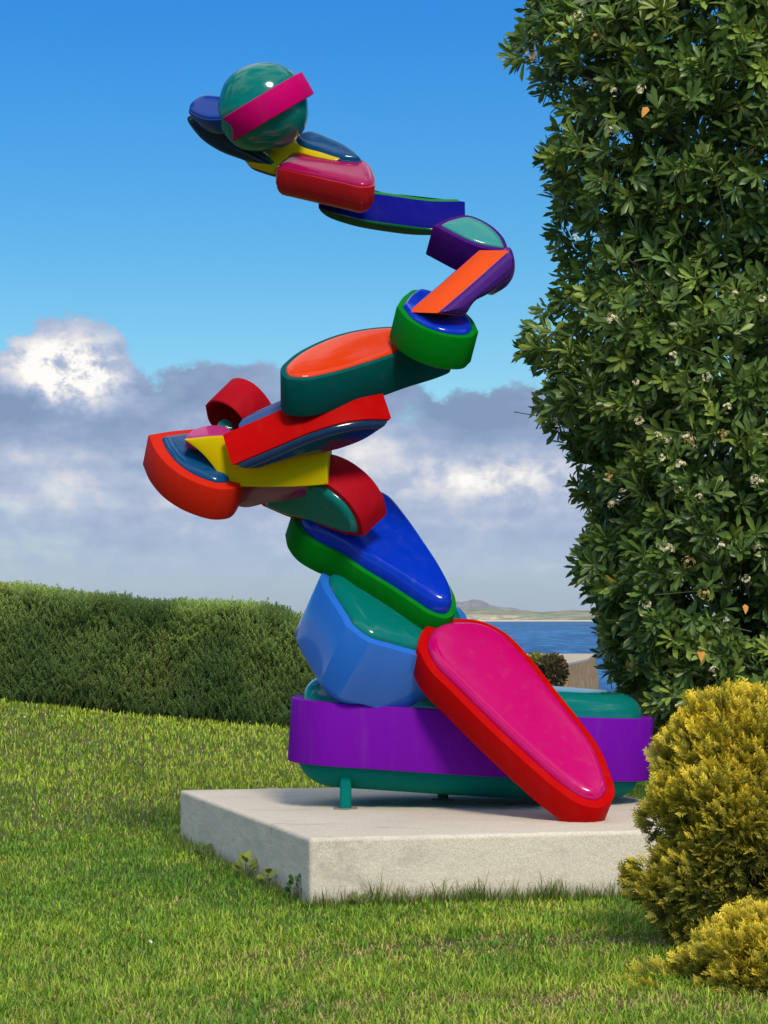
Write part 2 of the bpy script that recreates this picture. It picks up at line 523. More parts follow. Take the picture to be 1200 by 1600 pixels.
def spline(pts, N=150):
    """closed Catmull-Rom through pts (x, y, corner)"""
    K = len(pts)
    p = [Vector((a[0], a[1])) for a in pts]
    c = [len(a) > 2 and a[2] for a in pts]
    out = []
    per = sum((p[(i + 1) % K] - p[i]).length for i in range(K))
    for i in range(K):
        p0, p1, p2, p3 = p[i - 1], p[i], p[(i + 1) % K], p[(i + 2) % K]
        L = (p2 - p1).length
        l0 = (p1 - p0).length; l2 = (p3 - p2).length
        m1 = (p2 - p1) if c[i] else ((p2 - p1) * l0 / max(1e-9, L) + (p1 - p0) * L / max(1e-9, l0)) / (l0 + L) * L
        m2 = (p2 - p1) if c[(i + 1) % K] else ((p3 - p2) * L / max(1e-9, l2) + (p2 - p1) * l2 / max(1e-9, L)) / (L + l2) * L
        k = max(2, round(N * L / per))
        for j in range(k):
            t = j / k
            out.append(p1 * (2 * t ** 3 - 3 * t ** 2 + 1) + m1 * (t ** 3 - 2 * t ** 2 + t) + p2 * (-2 * t ** 3 + 3 * t ** 2) + m2 * (t ** 3 - t ** 2))
    return np.array([(v.x, v.y) for v in out])


def seg_dist(Q, A):
    """distance of each point of Q to the closed outline A"""
    B = np.roll(A, -1, 0); D = B - A
    L2 = np.maximum(1e-12, (D ** 2).sum(1))
    t = np.clip(((Q[:, None, :] - A[None]) * D[None]).sum(2) / L2[None], 0, 1)
    C = A[None] + D[None] * t[..., None]
    return np.sqrt(((Q[:, None, :] - C) ** 2).sum(2)).min(1)


def inside(Q, A):
    B = np.roll(A, -1, 0)
    y = Q[:, None, 1]; x = Q[:, None, 0]
    cr = ((A[None, :, 1] > y) != (B[None, :, 1] > y)) & (x < (B[None, :, 0] - A[None, :, 0]) * (y - A[None, :, 1]) / (B[None, :, 1] - A[None, :, 1] + 1e-12) + A[None, :, 0])
    return cr.sum(1) % 2 == 1


def inradius(A):
    lo, hi = A.min(0), A.max(0)
    gx, gy = np.meshgrid(np.linspace(lo[0], hi[0], 40), np.linspace(lo[1], hi[1], 40))
    Q = np.stack([gx.ravel(), gy.ravel()], -1)
    Q = Q[inside(Q, A)]
    return seg_dist(Q, A).max()


def offset(A, d, sm=2):
    """closed CCW outline moved inwards by d; points whose offset would cross are bridged"""
    if d <= 0: return A
    T = np.roll(A, -1, 0) - np.roll(A, 1, 0)
    T /= np.maximum(1e-9, np.linalg.norm(T, axis=1, keepdims=True))
    Cn = A + np.stack([-T[:, 1], T[:, 0]], -1) * d
    ok = (seg_dist(Cn, A) > d * 0.97 - 0.0004) & inside(Cn, A)
    if ok.sum() > 5:
        idx = np.nonzero(ok)[0]; n_ = len(A)
        xi = np.concatenate([idx - n_, idx, idx + n_])
        for k in (0, 1):
            Cn[:, k] = np.interp(np.arange(n_), xi, np.tile(Cn[idx, k], 3))
    for _ in range(sm):
        Cn = Cn * 0.5 + (np.roll(Cn, 1, 0) + np.roll(Cn, -1, 0)) * 0.25
    return Cn


def rings_mesh(name, rings, O, U, Vv, Nn, close=(True, True), sharp=35):
    bm = bmesh.new()
    rows = []
    for A, h in rings:
        rows.append([bm.verts.new(O + U * float(a[0]) + Vv * float(a[1]) + Nn * h) for a in A])
    K = len(rows[0])
    for r0, r1 in zip(rows, rows[1:]):
        for i in range(K):
            try: bm.faces.new((r0[i], r0[(i + 1) % K], r1[(i + 1) % K], r1[i]))
            except ValueError: pass
    for rw, cl, fl in ((rows[0], close[0], True), (rows[-1], close[1], False)):
        if cl:
            f = bm.faces.new(rw[::-1] if fl else rw)
            bmesh.ops.triangulate(bm, faces=[f])
    bm.normal_update()
    for f in bm.faces: f.smooth = True
    for e in bm.edges:
        if len(e.link_faces) == 2 and e.calc_face_angle(0) > R(sharp): e.smooth = False
    me = bpy.data.meshes.new(name); bm.to_mesh(me); bm.free()
    return me


def dome_rings(A, inset, h, w, sgn, base):
    R0 = inradius(A)
    inset = min(inset, 0.45 * R0)
    w = min(w, 0.93 * R0 - inset)
    A0 = offset(A, inset, 5)
    rs = [(A0, base - sgn * 0.012), (A0, base)]
    cur = A0
    for k in range(1, 10):
        th = k / 9 * math.pi / 2
        off = w * (1 - math.cos(th))
        cur = offset(A, inset + off, 5 + k)
        rs.append((cur, base + sgn * h * math.sin(th)))
    c = cur.mean(0)
    for s, e in ((0.8, 0.03), (0.5, 0.06), (0.2, 0.075)):
        rs.append((c + (cur - c) * s, base + sgn * h * (1 + e)))
    return rs


def slab(pts, Y, nrm, t, band, front=None, back=None, name='segment', label=None, rim=0.008, gloss=False, frame=None, domename='dome', parent=None, hollow=None):
    """one rounded slab: straight band of thickness t, a pillow on either face. front/back = (colour, inset, height, width)"""
    n3 = Vector(nrm).normalized()
    if frame is None:
        cx = sum(p[0] for p in pts) / len(pts); cy = sum(p[1] for p in pts) / len(pts)
        O = P(cx, cy, Y)
        U = Vector((0, 0, 1)).cross(n3)
        if U.length < 0.2: U = Vector((1, 0, 0)) - n3 * n3.x
        U.normalize(); V2 = n3.cross(U)
        E = Vector((0, 0, EYE)); q = []
        for a in pts:
            d = P(a[0], a[1], 1.0) - E
            s = (O - E).dot(n3) / d.dot(n3)
            w_ = E + d * s - O
            q.append((w_.dot(U), w_.dot(V2), len(a) > 2 and a[2]))
    else:
        O, U = frame
        U = (U - n3 * U.dot(n3)).normalized(); V2 = n3.cross(U)
        q = pts
    A = spline(q)
    area = np.sum(A[:, 0] * np.roll(A[:, 1], -1) - np.roll(A[:, 0], -1) * A[:, 1])
    if area < 0: A = A[::-1]
    Ai = offset(A, rim, 0)
    Am = offset(A, rim * 0.3, 0)
    rings = [(Ai, 0.0), (Am, -rim * 0.3), (A, -rim), (A, -t + rim), (Am, -t + rim * 0.3), (Ai, -t)]
    rings = rings[::-1]
    if hollow: rings += [(offset(A, hollow, 2), -0.002), (offset(A, hollow + 0.002, 2), -t * 0.8)]
    me = rings_mesh(name, rings, O, U, V2, n3)
    o = link(name, me, (GLOSS if gloss else BAND)[band], parent or SCU)
    if label: o['label'] = label
    if front:
        c_, i_, h_, w_ = front
        dm = link(domename, rings_mesh(domename, dome_rings(A, i_, h_, w_, 1, 0.0), O, U, V2, n3, (False, True), 50), GLOSS[c_], o)
        dm['label'] = 'glossy ' + NICE.get(c_, c_) + ' rounded face'
    if back:
        c_, i_, h_, w_ = back
        dm = link(domename, rings_mesh(domename, [(a[::-1], hh) for a, hh in dome_rings(A, i_, h_, w_, -1, -t)], O, U, V2, n3, (False, True), 50), GLOSS[c_], o)
        dm['label'] = 'glossy ' + NICE.get(c_, c_) + ' rounded underside or back'
    return o


NICE = {'teal_deep': 'deep teal', 'teal_pale': 'pale teal', 'light_blue': 'light blue', 'ink': 'dark navy', 'petrol': 'petrol blue', 'green_dark': 'dark green',
        'orange_red': 'orange-red', 'steel_blue': 'steel blue', 'purple_dark': 'dark purple'}
c = True

# base slab, drawn in plan (x, y about its centre)
slope = -0.063
bn = Vector((-slope, -0.015, 1)).normalized()
base_pts = [(-1.15, -0.42), (-1.02, -0.55), (-0.60, -0.60), (0.0, -0.62), (0.62, -0.50), (1.0, -0.32), (1.15, -0.16), (1.16, 0.30), (0.95, 0.62), (0.4, 0.80), (-0.3, 0.78), (-0.85, 0.62), (-1.14, 0.25), (-1.19, -0.15)]
base_o = slab(base_pts, 0, bn, 0.405, 'purple', ('teal', 0.07, 0.15, 0.15), ('teal_deep', 0.075, 0.155, 0.24), name='base_slab',
     label='broad horizontal purple band resting on two posts', frame=(Vector((0.585, 15.20, 0.985)), Vector((1, 0, 0))))
base_o.children[1].data.materials[0] = BAND['teal']
# posts and their fixing plates
for px, py, r_ in ((540, 1264, 0.037), (692, 1250, 0.036)):
    Yp = F * (EYE - PT) / (py - HOR)
    x0 = (px - 600) / F * Yp
    ring = [(r_, 0), (0.6 * r_ * 1.4, 0.6 * r_ * 1.4), (0, r_), (-0.6 * r_ * 1.4, 0.6 * r_ * 1.4), (-r_, 0), (-0.6 * r_ * 1.4, -0.6 * r_ * 1.4), (0, -r_), (0.6 * r_ * 1.4, -0.6 * r_ * 1.4)]
    A = spline(ring, 32)
    o = link('support_post', rings_mesh('support_post', [(A, 0.0), (A, 0.30)], Vector((x0, Yp, PT + 0.002)), Vector((1, 0, 0)), Vector((0, 1, 0)), Vector((0, 0, 1))), BAND['teal'], SCU)
    B = spline([(-0.075, -0.05, c), (0.075, -0.05, c), (0.075, 0.05, c), (-0.075, 0.05, c)], 24)
    link('fixing_plate', rings_mesh('fixing_plate', [(B, 0.0), (B, 0.008)], Vector((x0, Yp, PT - 0.001)), Vector((1, 0, 0)), Vector((0, 1, 0)), Vector((0, 0, 1))), simple('dull_steel', (0.20, 0.185, 0.16), 0.8), o)

# light blue block with a teal pillow
slab([(505, 893), (541, 978, c), (575, 1002), (615, 1014), (652, 1024), (700, 1030), (735, 990), (724, 955), (640, 905), (560, 885)], 14.72, (0.38, -0.47, 0.80), 0.455,
     'light_blue', ('teal', 0.055, 0.06, 0.12), ('light_blue', 0.03, 0.10, 0.12), label='leaning light blue block with a sharp front corner', gloss=True)
# green band with a royal blue pillow
slab([(457, 800, c), (462, 820), (477, 839), (505, 856), (530, 867), (562, 890), (605, 916), (646, 943), (675, 961), (697, 966), (711, 958), (713, 940), (698, 905), (668, 858), (640, 818), (605, 780), (550, 765), (500, 778), (475, 788)],
     14.82, (0.27, -0.62, 0.74), 0.205, 'green', ('blue', 0.035, 0.10, 0.07), ('teal', 0.06, 0.06, 0.06), label='long green band sloping down to the right under a royal blue pillow')
# crimson band behind, green face turned down
slab([(512, 757), (545, 785), (562, 812), (568, 838, c), (545, 836), (500, 822), (450, 808), (408, 790, c), (415, 765), (455, 745), (485, 745)],
     14.62, (-0.60, -0.53, -0.60), 0.25, 'crimson', ('teal', 0.035, 0.04, 0.05), None, label='crimson band curving behind the yellow one')
# yellow block
slab([(288, 687, c), (345, 683), (400, 690), (460, 700), (512, 705, c), (512, 757, c), (470, 760), (410, 761), (350, 759, c), (336, 733), (315, 708)],
     14.36, (-0.05, -0.96, -0.14), 0.36, 'yellow', None, None, label='mustard yellow band with a pointed left end')
slab([(352, 757), (495, 757), (492, 768), (465, 776), (420, 783), (380, 790), (362, 785)], 14.62, (0.0, -0.62, -0.80), 0.10, 'maroon', ('maroon', 0.01, 0.05, 0.05), None, label='small maroon underside below the yellow band', gloss=True)
# orange-red lobe at the far left
slab([(232, 679, c), (244, 705), (270, 733), (305, 753), (345, 764), (364, 763), (384, 743), (392, 722), (385, 695), (345, 667), (300, 670), (262, 674)],
     14.58, (0.22, -0.50, 0.84), 0.225, 'orange_red', ('petrol', 0.075, 0.035, 0.06), ('crimson', 0.05, 0.04, 0.05), label='orange-red lobe jutting out to the left')
slab([(298, 674), (345, 666), (370, 680), (340, 692), (290, 687)], 14.54, (0.05, -0.55, 0.83), 0.05, 'pink', ('pink', 0.008, 0.02, 0.03), None, label='small mauve insert beside the yellow point', gloss=True)
# red loop
slab([(320, 634, c), (329, 626), (345, 627), (362, 636), (378, 652), (392, 675), (370, 690), (345, 680), (328, 662)], 14.62, (-0.60, -0.45, -0.66), 0.235, 'crimson', None, None, hollow=0.016, label='open red loop sticking up behind the long red band')
slab([(337, 669, c), (342, 659), (351, 654), (361, 660), (366, 670, c), (350, 673)], 14.62, (0.0, -0.9, 0.4), 0.04, 'teal', None, None, label='small teal plate inside the red loop', gloss=True)
# long red band with navy underside
slab([(362, 727, c), (400, 711), (440, 694), (480, 677), (520, 664), (560, 656), (612, 655, c), (592, 667), (574, 679), (535, 695), (450, 713), (398, 729, c)],
     14.20, (0.27, -0.45, -0.85), 0.235, 'red', ('ink', 0.012, 0.045, 0.04), ('steel_blue', 0.04, 0.13, 0.12), label='long red band crossing the middle of the stack')
# teal bar with orange top
slab([(438, 578), (447, 591), (472, 594), (520, 586), (575, 570), (640, 548), (705, 522), (665, 512), (602, 510), (540, 519), (490, 537), (452, 560)],
     14.24, (0.02, -0.56, 0.82), 0.255, 'teal_deep', ('tangerine', 0.032, 0.015, 0.035), ('maroon', 0.03, 0.045, 0.06), label='dark teal bar with an orange top face')
# green ring
slab([(620, 478, c), (640, 501), (668, 516), (700, 525), (733, 527), (748, 517, c), (737, 497), (705, 472), (672, 456), (652, 452), (634, 460)],
     14.22, (0.22, -0.45, 0.86), 0.215, 'green', ('blue', 0.036, 0.03, 0.035), ('green_dark', 0.03, 0.02, 0.03), label='bright green band around a blue hollow')
# orange strip with purple sides
slab([(683, 489, c), (740, 440), (795, 391, c), (800, 410), (797, 430), (780, 447), (758, 462), (738, 473), (725, 494, c)],
     14.10, (0.62, -0.77, -0.12), 0.285, 'orange', ('purple_dark', 0.003, 0.055, 0.07), ('purple', 0.004, 0.05, 0.06), label='orange strip between purple sides, slanting up to the elbow')
slab([(778, 398), (797, 386), (805, 408), (801, 435), (783, 452), (760, 440)], 14.36, (0.3, -0.9, 0.1), 0.16, 'purple_dark', ('purple_dark', 0.01, 0.03, 0.05), None, label='dark purple rounded elbow', gloss=True)
# small purple slab with pale teal face
slab([(677, 352, c), (700, 341), (733, 336), (762, 348), (785, 368), (797, 394, c), (750, 386)],
     14.64, (0.20, -0.70, 0.69), 0.235, 'purple_dark', ('teal_pale', 0.030, 0.018, 0.04), ('purple_dark', 0.02, 0.03, 0.04), label='short purple slab with a pale teal face')
# navy bar
slab([(498, 327), (560, 341), (620, 350), (680, 357), (727, 357, c), (700, 364), (660, 366), (600, 360), (540, 348), (505, 334)],
     14.78, (0.0, -0.36, -0.93), 0.205, 'navy', ('green_dark', 0.004, 0.018, 0.02), ('green', 0.006, 0.028, 0.02), label='straight dark blue bar edged with green')
# magenta and red pebble
slab([(434, 263), (455, 268), (485, 275), (530, 285), (572, 293), (586, 290, c), (584, 272), (568, 251), (520, 241), (456, 235, c), (440, 250)],
     14.46, (0.08, -0.52, 0.85), 0.115, 'crimson', ('raspberry', 0.016, 0.030, 0.06), ('crimson', 0.004, 0.085, 0.10), label='magenta and crimson pebble below the head', gloss=True)
# neck: yellow and petrol
slab([(378, 226), (400, 222), (460, 216), (500, 228), (536, 244), (528, 249), (500, 246), (456, 238), (434, 262), (408, 256), (388, 248)],
     14.55, (0.0, -0.80, 0.60), 0.06, 'yellow', None, ('ink', 0.01, 0.06, 0.05), label='yellow tongue under the head', gloss=True)
slab([(455, 216), (480, 207), (520, 220), (548, 234), (564, 252), (545, 252), (500, 240), (465, 228)],
     14.62, (0.12, -0.62, 0.78), 0.07, 'petrol', ('petrol', 0.012, 0.03, 0.04), ('ink', 0.01, 0.03, 0.04), label='petrol blue plate behind the yellow tongue', gloss=True)
# snout: dark belly, blue top
slab([(293, 183), (303, 180), (325, 182), (348, 190), (362, 215), (400, 238), (430, 258), (405, 258), (372, 248), (338, 234), (308, 211)],
     14.50, (-0.25, -0.86, -0.44), 0.16, 'teal_deep', ('ink', 0.010, 0.03, 0.05), ('ink', 0.02, 0.05, 0.06), label='dark belly under the snout', gloss=True)
slab([(294, 174, c), (298, 161), (313, 150), (347, 149, c), (362, 166), (356, 184), (334, 188), (309, 183)],
     14.36, (-0.30, -0.78, 0.50), 0.13, 'cobalt', ('cobalt', 0.008, 0.016, 0.04), ('navy', 0.01, 0.05, 0.07), label='blue snout at the top left', gloss=True)
# head
hp = [(342, 158), (352, 130), (375, 110), (405, 100), (432, 101), (458, 113), (475, 135), (481, 165), (480, 190), (470, 210), (448, 227), (410, 236), (370, 229), (350, 210), (339, 182)]
hc = P(412, 168, 14.38)
A = [((p[0] - 412) / F * 14.38, -(p[1] - 168) / F * 14.38) for p in hp]
A = spline(A, 120)
if np.sum(A[:, 0] * np.roll(A[:, 1], -1) - np.roll(A[:, 0], -1) * A[:, 1]) < 0: A = A[::-1]
rg = []
for k in range(-11, 12):
    th = k / 11.6 * math.pi / 2
    rg.append((A * math.cos(th) ** 0.85, math.sin(th) * 0.26))
head = link('head_ball', rings_mesh('head_ball', rg, hc, Vector((1, 0, 0)), Vector((0, 0, 1)), Vector((0, -1, 0)), sharp=60), GLOSS['teal'], SCU)
head['label'] = 'shiny teal ball at the top of the sculpture'
rn = Vector((-0.50, -0.20, 0.84)).normalized()
ringp = [(math.cos(a) * (0.300 if math.cos(a) > 0 else 0.285), math.sin(a) * 0.31, False) for a in np.linspace(0, 2 * math.pi, 17)[:-1]]
ringp[0] = (0.318, 0.0, False)
o = slab(ringp, 0, rn, 0.155, 'magenta', None, None, name='collar', frame=(hc + rn * 0.070, Vector((0.85, 0, 0.53))), label='magenta ring round the teal ball', parent=SCU)
# leaning magenta and red slab
slab([(652, 1010, c), (660, 985), (680, 971), (716, 966), (756, 971), (788, 987), (825, 1023), (872, 1082), (908, 1127), (936, 1166), (953, 1205), (959, 1246), (937, 1262), (905, 1256), (870, 1233), (815, 1186), (755, 1130), (705, 1080), (668, 1042)],
     14.20, (0.20, -0.66, 0.72), 0.205, 'red', ('magenta', 0.055, 0.05, 0.055), ('crimson', 0.05, 0.03, 0.05), name='leaning_slab', label='big red slab with a magenta face leaning against the base', gloss=False)


# ------------------------------------------------------------------ vegetation
def quat_frames(d, roll=None):
    """unit direction d (N,3) -> side and up vectors"""
    N = len(d)
    a = np.tile(np.array([0.0, 0.0, 1.0]), (N, 1))
    a[np.abs(d[:, 2]) > 0.95] = (1, 0, 0)
    s = np.cross(d, a); s /= np.linalg.norm(s, axis=1, keepdims=True)
    u = np.cross(s, d)
    if roll is not None:
        cr, sr = np.cos(roll)[:, None], np.sin(roll)[:, None]
        s, u = s * cr + u * sr, u * cr - s * sr
    return s, u


def norm(v): return v / np.maximum(1e-9, np.linalg.norm(v, axis=-1, keepdims=True))


def stamp(tv, tf, pos, d, s, u, L, Wd=None):
    """place template tv (x side, y along, z up) at every pos"""
    N = len(pos); K = len(tv)
    Wd = L if Wd is None else Wd
    V = (pos[:, None, :] + s[:, None, :] * (tv[None, :, 0:1] * Wd[:, None, None]) + d[:, None, :] * (tv[None, :, 1:2] * L[:, None, None])
         + u[:, None, :] * (tv[None, :, 2:3] * L[:, None, None]))
    Fc = tf[None] + (np.arange(N) * K)[:, None, None]
    return V.reshape(-1, 3), Fc.reshape(-1, tf.shape[1])


# ---- evergreen tree with whorled leathery leaves (right)
LEAF_T = np.array([[0, 0, 0], [-0.30, 0.42, 0.035], [0, 0.45, -0.02], [0.30, 0.42, 0.035], [-0.42, 0.78, 0.0], [0, 0.80, -0.055], [0.42, 0.78, 0.0], [0, 1.0, -0.09]], float)
LEAF_F = np.array([[0, 2, 1], [0, 3, 2], [1, 2, 5], [1, 5, 4], [2, 3, 6], [2, 6, 5], [4, 5, 7], [5, 6, 7]])
M_LEAF = leaf_mat('leathery_leaf', 0.36, 0.16, 0.45)
M_BARK = simple('bark', (0.10, 0.075, 0.055), 0.9, 25, 0.4, 0.8, 0.02)
M_TWIG = simple('green_twig', (0.09, 0.10, 0.04), 0.8, 30, 0.3, 0.2, 0.01)
TX, TY = 2.62, 16.6
tree = empty('evergreen_tree', (TX, TY, 0), 'tall dense evergreen with whorled dark leaves and cream flowers at the right edge', 'tree')
# left edge of the crown as photographed: (row, column)
edge = np.array([(-700, 1010), (-400, 900), (-150, 850), (0, 845), (35, 818), (75, 800), (105, 790), (140, 806), (168, 895), (185, 890), (210, 836), (240, 832), (290, 862), (340, 852), (380, 868), (420, 850), (460, 868), (500, 835),
                 (540, 812), (570, 850), (590, 884), (625, 845), (650, 842), (685, 872), (720, 905), (760, 895), (810, 925), (850, 895), (885, 888), (930, 925), (980, 925), (1030, 945), (1080, 985), (1130, 1040), (1200, 1120)], float)
ez = EYE + (HOR - edge[:, 0]) / F * TY
ex = (edge[:, 1] - 600) / F * TY
o_ = np.argsort(ez); ez = ez[o_]; ex = ex[o_]


def crown_r(z, ang):
    """crown radius at height z in direction ang: the side to the left follows the photographed edge"""
    rl = TX - np.interp(z, ez, ex)
    wob = 1 + 0.16 * (fbm(ang * 1.3 + 9, z * 0.9, 1.0, 21, 2) - 0.5) * 2
    lw = np.clip(-np.cos(ang), 0, 1) ** 2         # ang: 0 = +x (right), pi = left
    smooth_r = np.interp(z, [0.2, 1.0, 2.0, 3.5, 5.0, 6.5, 8.0, 9.0], [1.05, 1.42, 1.55, 1.62, 1.68, 1.55, 1.1, 0.3])
    return (rl * lw + smooth_r * wob * (1 - lw))


NR = 16000
zz = rng.uniform(0.45, 8.6, NR)
keep_z = rng.random(NR) < np.where(zz > 6.4, 0.45, 1.0)
zz = zz[keep_z]; NRk = len(zz)
aa = rng.uniform(0, 2 * math.pi, NRk)
# bias towards the camera side (the back of the crown is thinner)
front_b = (np.sin(aa) < 0.15) | (rng.random(NRk) < 0.40)
zz = zz[front_b]; aa = aa[front_b]; NRk = len(zz)
rr = crown_r(zz, aa)
# lumps and hollows: shoots stand out in bunches
lump = fbm(aa * 2.1, zz * 2.0, 1.0, 33, 3)
depth = rng.random(NRk) ** 1.5 * 0.55 - np.where(rng.random(NRk) < 0.035, 0.075 * rng.random(NRk), 0)
rad = rr * (1.0 - depth - 0.13 * (1 - sst(lump, 0.35, 0.62)))
cpos = np.stack([TX + rad * np.cos(aa), TY + rad * np.sin(aa) * 0.95, zz], -1)
keep = ~((lump < 0.36) & (depth < 0.10))
cpos = cpos[keep]; aa = aa[keep]; depth = depth[keep]; lump = lump[keep]; NRk = len(cpos)
outd = np.stack([np.cos(aa), np.sin(aa), np.full(NRk, 0.35)], -1)
axis = norm(outd + rng.normal(0, 0.55, (NRk, 3)))
nl = rng.integers(8, 14, NRk)
rid = np.repeat(np.arange(NRk), nl)
M_ = len(rid)
k_in = np.arange(M_) - np.repeat(np.cumsum(nl) - nl, nl)
frac = k_in / nl[rid]
ph = k_in * 2.399 + rng.random(NRk)[rid] * 6.28
spread = 0.45 + 0.72 * frac + rng.normal(0, 0.12, M_)       # inner leaves upright, outer leaves open
sA, uA = quat_frames(axis)
ax = axis[rid]
ld = norm(ax * np.cos(spread)[:, None] + (sA[rid] * np.cos(ph)[:, None] + uA[rid] * np.sin(ph)[:, None]) * np.sin(spread)[:, None] + np.array([0, 0, -0.10]))
lp = cpos[rid] - ax * (frac * 0.045)[:, None] + rng.normal(0, 0.004, (M_, 3))
up = norm(ax + rng.normal(0, 0.25, (M_, 3)))
ls = norm(np.cross(ld, up)); lu = np.cross(ls, ld)
LL = rng.uniform(0.095, 0.170, M_) * (1 - 0.15 * (frac < 0.2))
young = (rng.random(NRk) < 0.22)[rid] & (depth[rid] < 0.25)
tone = rng.uniform(0.75, 1.25, M_) * (rng.uniform(0.7, 1.3, NRk)[rid])
colr = np.array([0.112, 0.190, 0.040]) * tone[:, None]
colr = np.where(young[:, None], np.array([0.24, 0.32, 0.055]) * tone[:, None], colr)
yel = rng.random(M_) < 0.004
colr[yel] = (0.32, 0.20, 0.03)
# the 300 leaves that show largest are leaves of their own
sx = (lp[:, 0] / lp[:, 1] * F + 600); sy = HOR - (lp[:, 2] - EYE) / lp[:, 1] * F
facing = np.abs((lu * norm(np.array([0, 0, EYE]) - lp)).sum(1))
score = facing * LL / lp[:, 1] * (depth[rid] < 0.12) * (sx > 770) * (sx < 1185) * (sy > 10) * (sy < 1060)
near = (lp[:, 1] < TY - 0.45) | (sx < 900)
score = score * near
big = np.argsort(-score)[:300]
mask = np.ones(M_, bool); mask[big] = False
V, Fc = stamp(LEAF_T, LEAF_F, lp[mask], ld[mask], ls[mask], lu[mask], LL[mask], LL[mask] * 0.31)
fol = link('foliage', mesh_np('foliage', V, Fc, np.repeat(colr[mask], 8, 0), smooth=True), M_LEAF, tree)
tag(fol, kind='stuff')
leaf_meshes = []
for i in range(8):
    tone_i = 0.75 + 0.08 * i
    base_c = np.array([0.102, 0.174, 0.037]) if i % 3 else np.array([0.24, 0.32, 0.055])
    tv = LEAF_T.copy(); tv[:, 0] *= 0.32; tv[:, 2] *= (0.6 + 0.2 * (i % 4))
    me = mesh_np('leaf', tv, LEAF_F, np.tile(base_c * tone_i, (8, 1)), smooth=True)
    me.materials.append(M_LEAF)
    leaf_meshes.append(me)


def place(me, name, parent, pos, s_, d_, u_, L):
    o = bpy.data.objects.new(name, me)
    COL.objects.link(o)
    o.parent = parent
    Mx = Matrix(((s_[0] * L, d_[0] * L, u_[0] * L, pos[0] - parent.location.x), (s_[1] * L, d_[1] * L, u_[1] * L, pos[1] - parent.location.y), (s_[2] * L, d_[2] * L, u_[2] * L, pos[2] - parent.location.z), (0, 0, 0, 1)))
    o.matrix_local = Mx
    return o


for k, i in enumerate(big):
    place(leaf_meshes[k % 8], 'leaf', tree, lp[i], ls[i], ld[i], lu[i], float(LL[i]))


# trunk, limbs, twigs
def tube(bm, pts, r0, r1, seg=8):
    rows = []
    n_ = len(pts)
    for i, p in enumerate(pts):
        d = (pts[min(n_ - 1, i + 1)] - pts[max(0, i - 1)]).normalized()
        a = d.cross(Vector((0.3, 0.9, 0.1))).normalized(); b_ = d.cross(a)
        r = r0 + (r1 - r0) * i / (n_ - 1)
        rows.append([bm.verts.new(p + (a * math.cos(t) + b_ * math.sin(t)) * r * (1 + 0.12 * math.sin(3 * t + i))) for t in [2 * math.pi * k / seg for k in range(seg)]])
    for q, w in zip(rows, rows[1:]):
        for k in range(seg): bm.faces.new((q[k], q[(k + 1) % seg], w[(k + 1) % seg], w[k]))
    bm.faces.new(rows[-1]); bm.faces.new(rows[0][::-1])


def bm_obj(name, bm, m, parent):
    for f in bm.faces: f.smooth = True
    bm.normal_update()
    me = bpy.data.meshes.new(name); bm.to_mesh(me); bm.free()
    return link(name, me, m, parent)


def wander(a, b, k=7, w=0.06):
    return [a.lerp(b, i / k) + Vector((random.gauss(0, w), random.gauss(0, w), random.gauss(0, w))) * math.sin(math.pi * i / k) for i in range(k + 1)]


base_pt = Vector((TX + 0.05, TY, -0.1))
trunk_top = P(1172, 300, TY - 0.55)
bm = bmesh.new(); tube(bm, wander(base_pt, trunk_top, 12, 0.05), 0.11, 0.05, 10); bm_obj('trunk', bm, M_BARK, tree)
bm = bmesh.new(); tube(bm, wander(trunk_top, P(1150, 60, TY - 0.6), 8, 0.05), 0.045, 0.02, 8); bm_obj('limb', bm, M_BARK, tree)
for i in range(26):
    a = Vector((TX, TY, random.uniform(0.5, 5.5)))
    th = random.uniform(math.pi * 0.8, math.pi * 2.1)
    zt = a.z + random.uniform(0.3, 1.0)
    r_ = float(crown_r(np.array([zt]), np.array([th % (2 * math.pi)]))[0]) * 0.86
    bm = bmesh.new(); tube(bm, wander(a, Vector((TX + r_ * math.cos(th), TY + r_ * math.sin(th), zt)), 8, 0.06), 0.032, 0.008, 6); bm_obj('limb', bm, M_BARK, tree)
# twigs that carry the whorls (joined)
ti = rng.choice(NRk, 2600, replace=False)
tb = cpos[ti] - axis[ti] * 0.30 + np.array([0, 0, -0.08]); tdv = norm(cpos[ti] - tb)
ts, tu = quat_frames(tdv)
TW = np.array([[1, 0, 0], [-0.5, 0, 0.87], [-0.5, 0, -0.87], [0.6, 1, 0], [-0.3, 1, 0.52], [-0.3, 1, -0.52]], float)
TWF = np.array([[0, 1, 4, 3], [1, 2, 5, 4], [2, 0, 3, 5]])
tvv = TW.copy(); Ln = np.linalg.norm(cpos[ti] - tb, axis=1)
Vt = (tb[:, None, :] + ts[:, None, :] * (TW[None, :, 0:1] * 0.004) + tdv[:, None, :] * (TW[None, :, 1:2] * Ln[:, None, None]) + tu[:, None, :] * (TW[None, :, 2:3] * 0.004)).reshape(-1, 3)
Ft = (TWF[None] + (np.arange(len(ti)) * 6)[:, None, None]).reshape(-1, 4)
tag(link('twigs', mesh_np('twigs', Vt, Ft), M_TWIG, tree), kind='stuff')

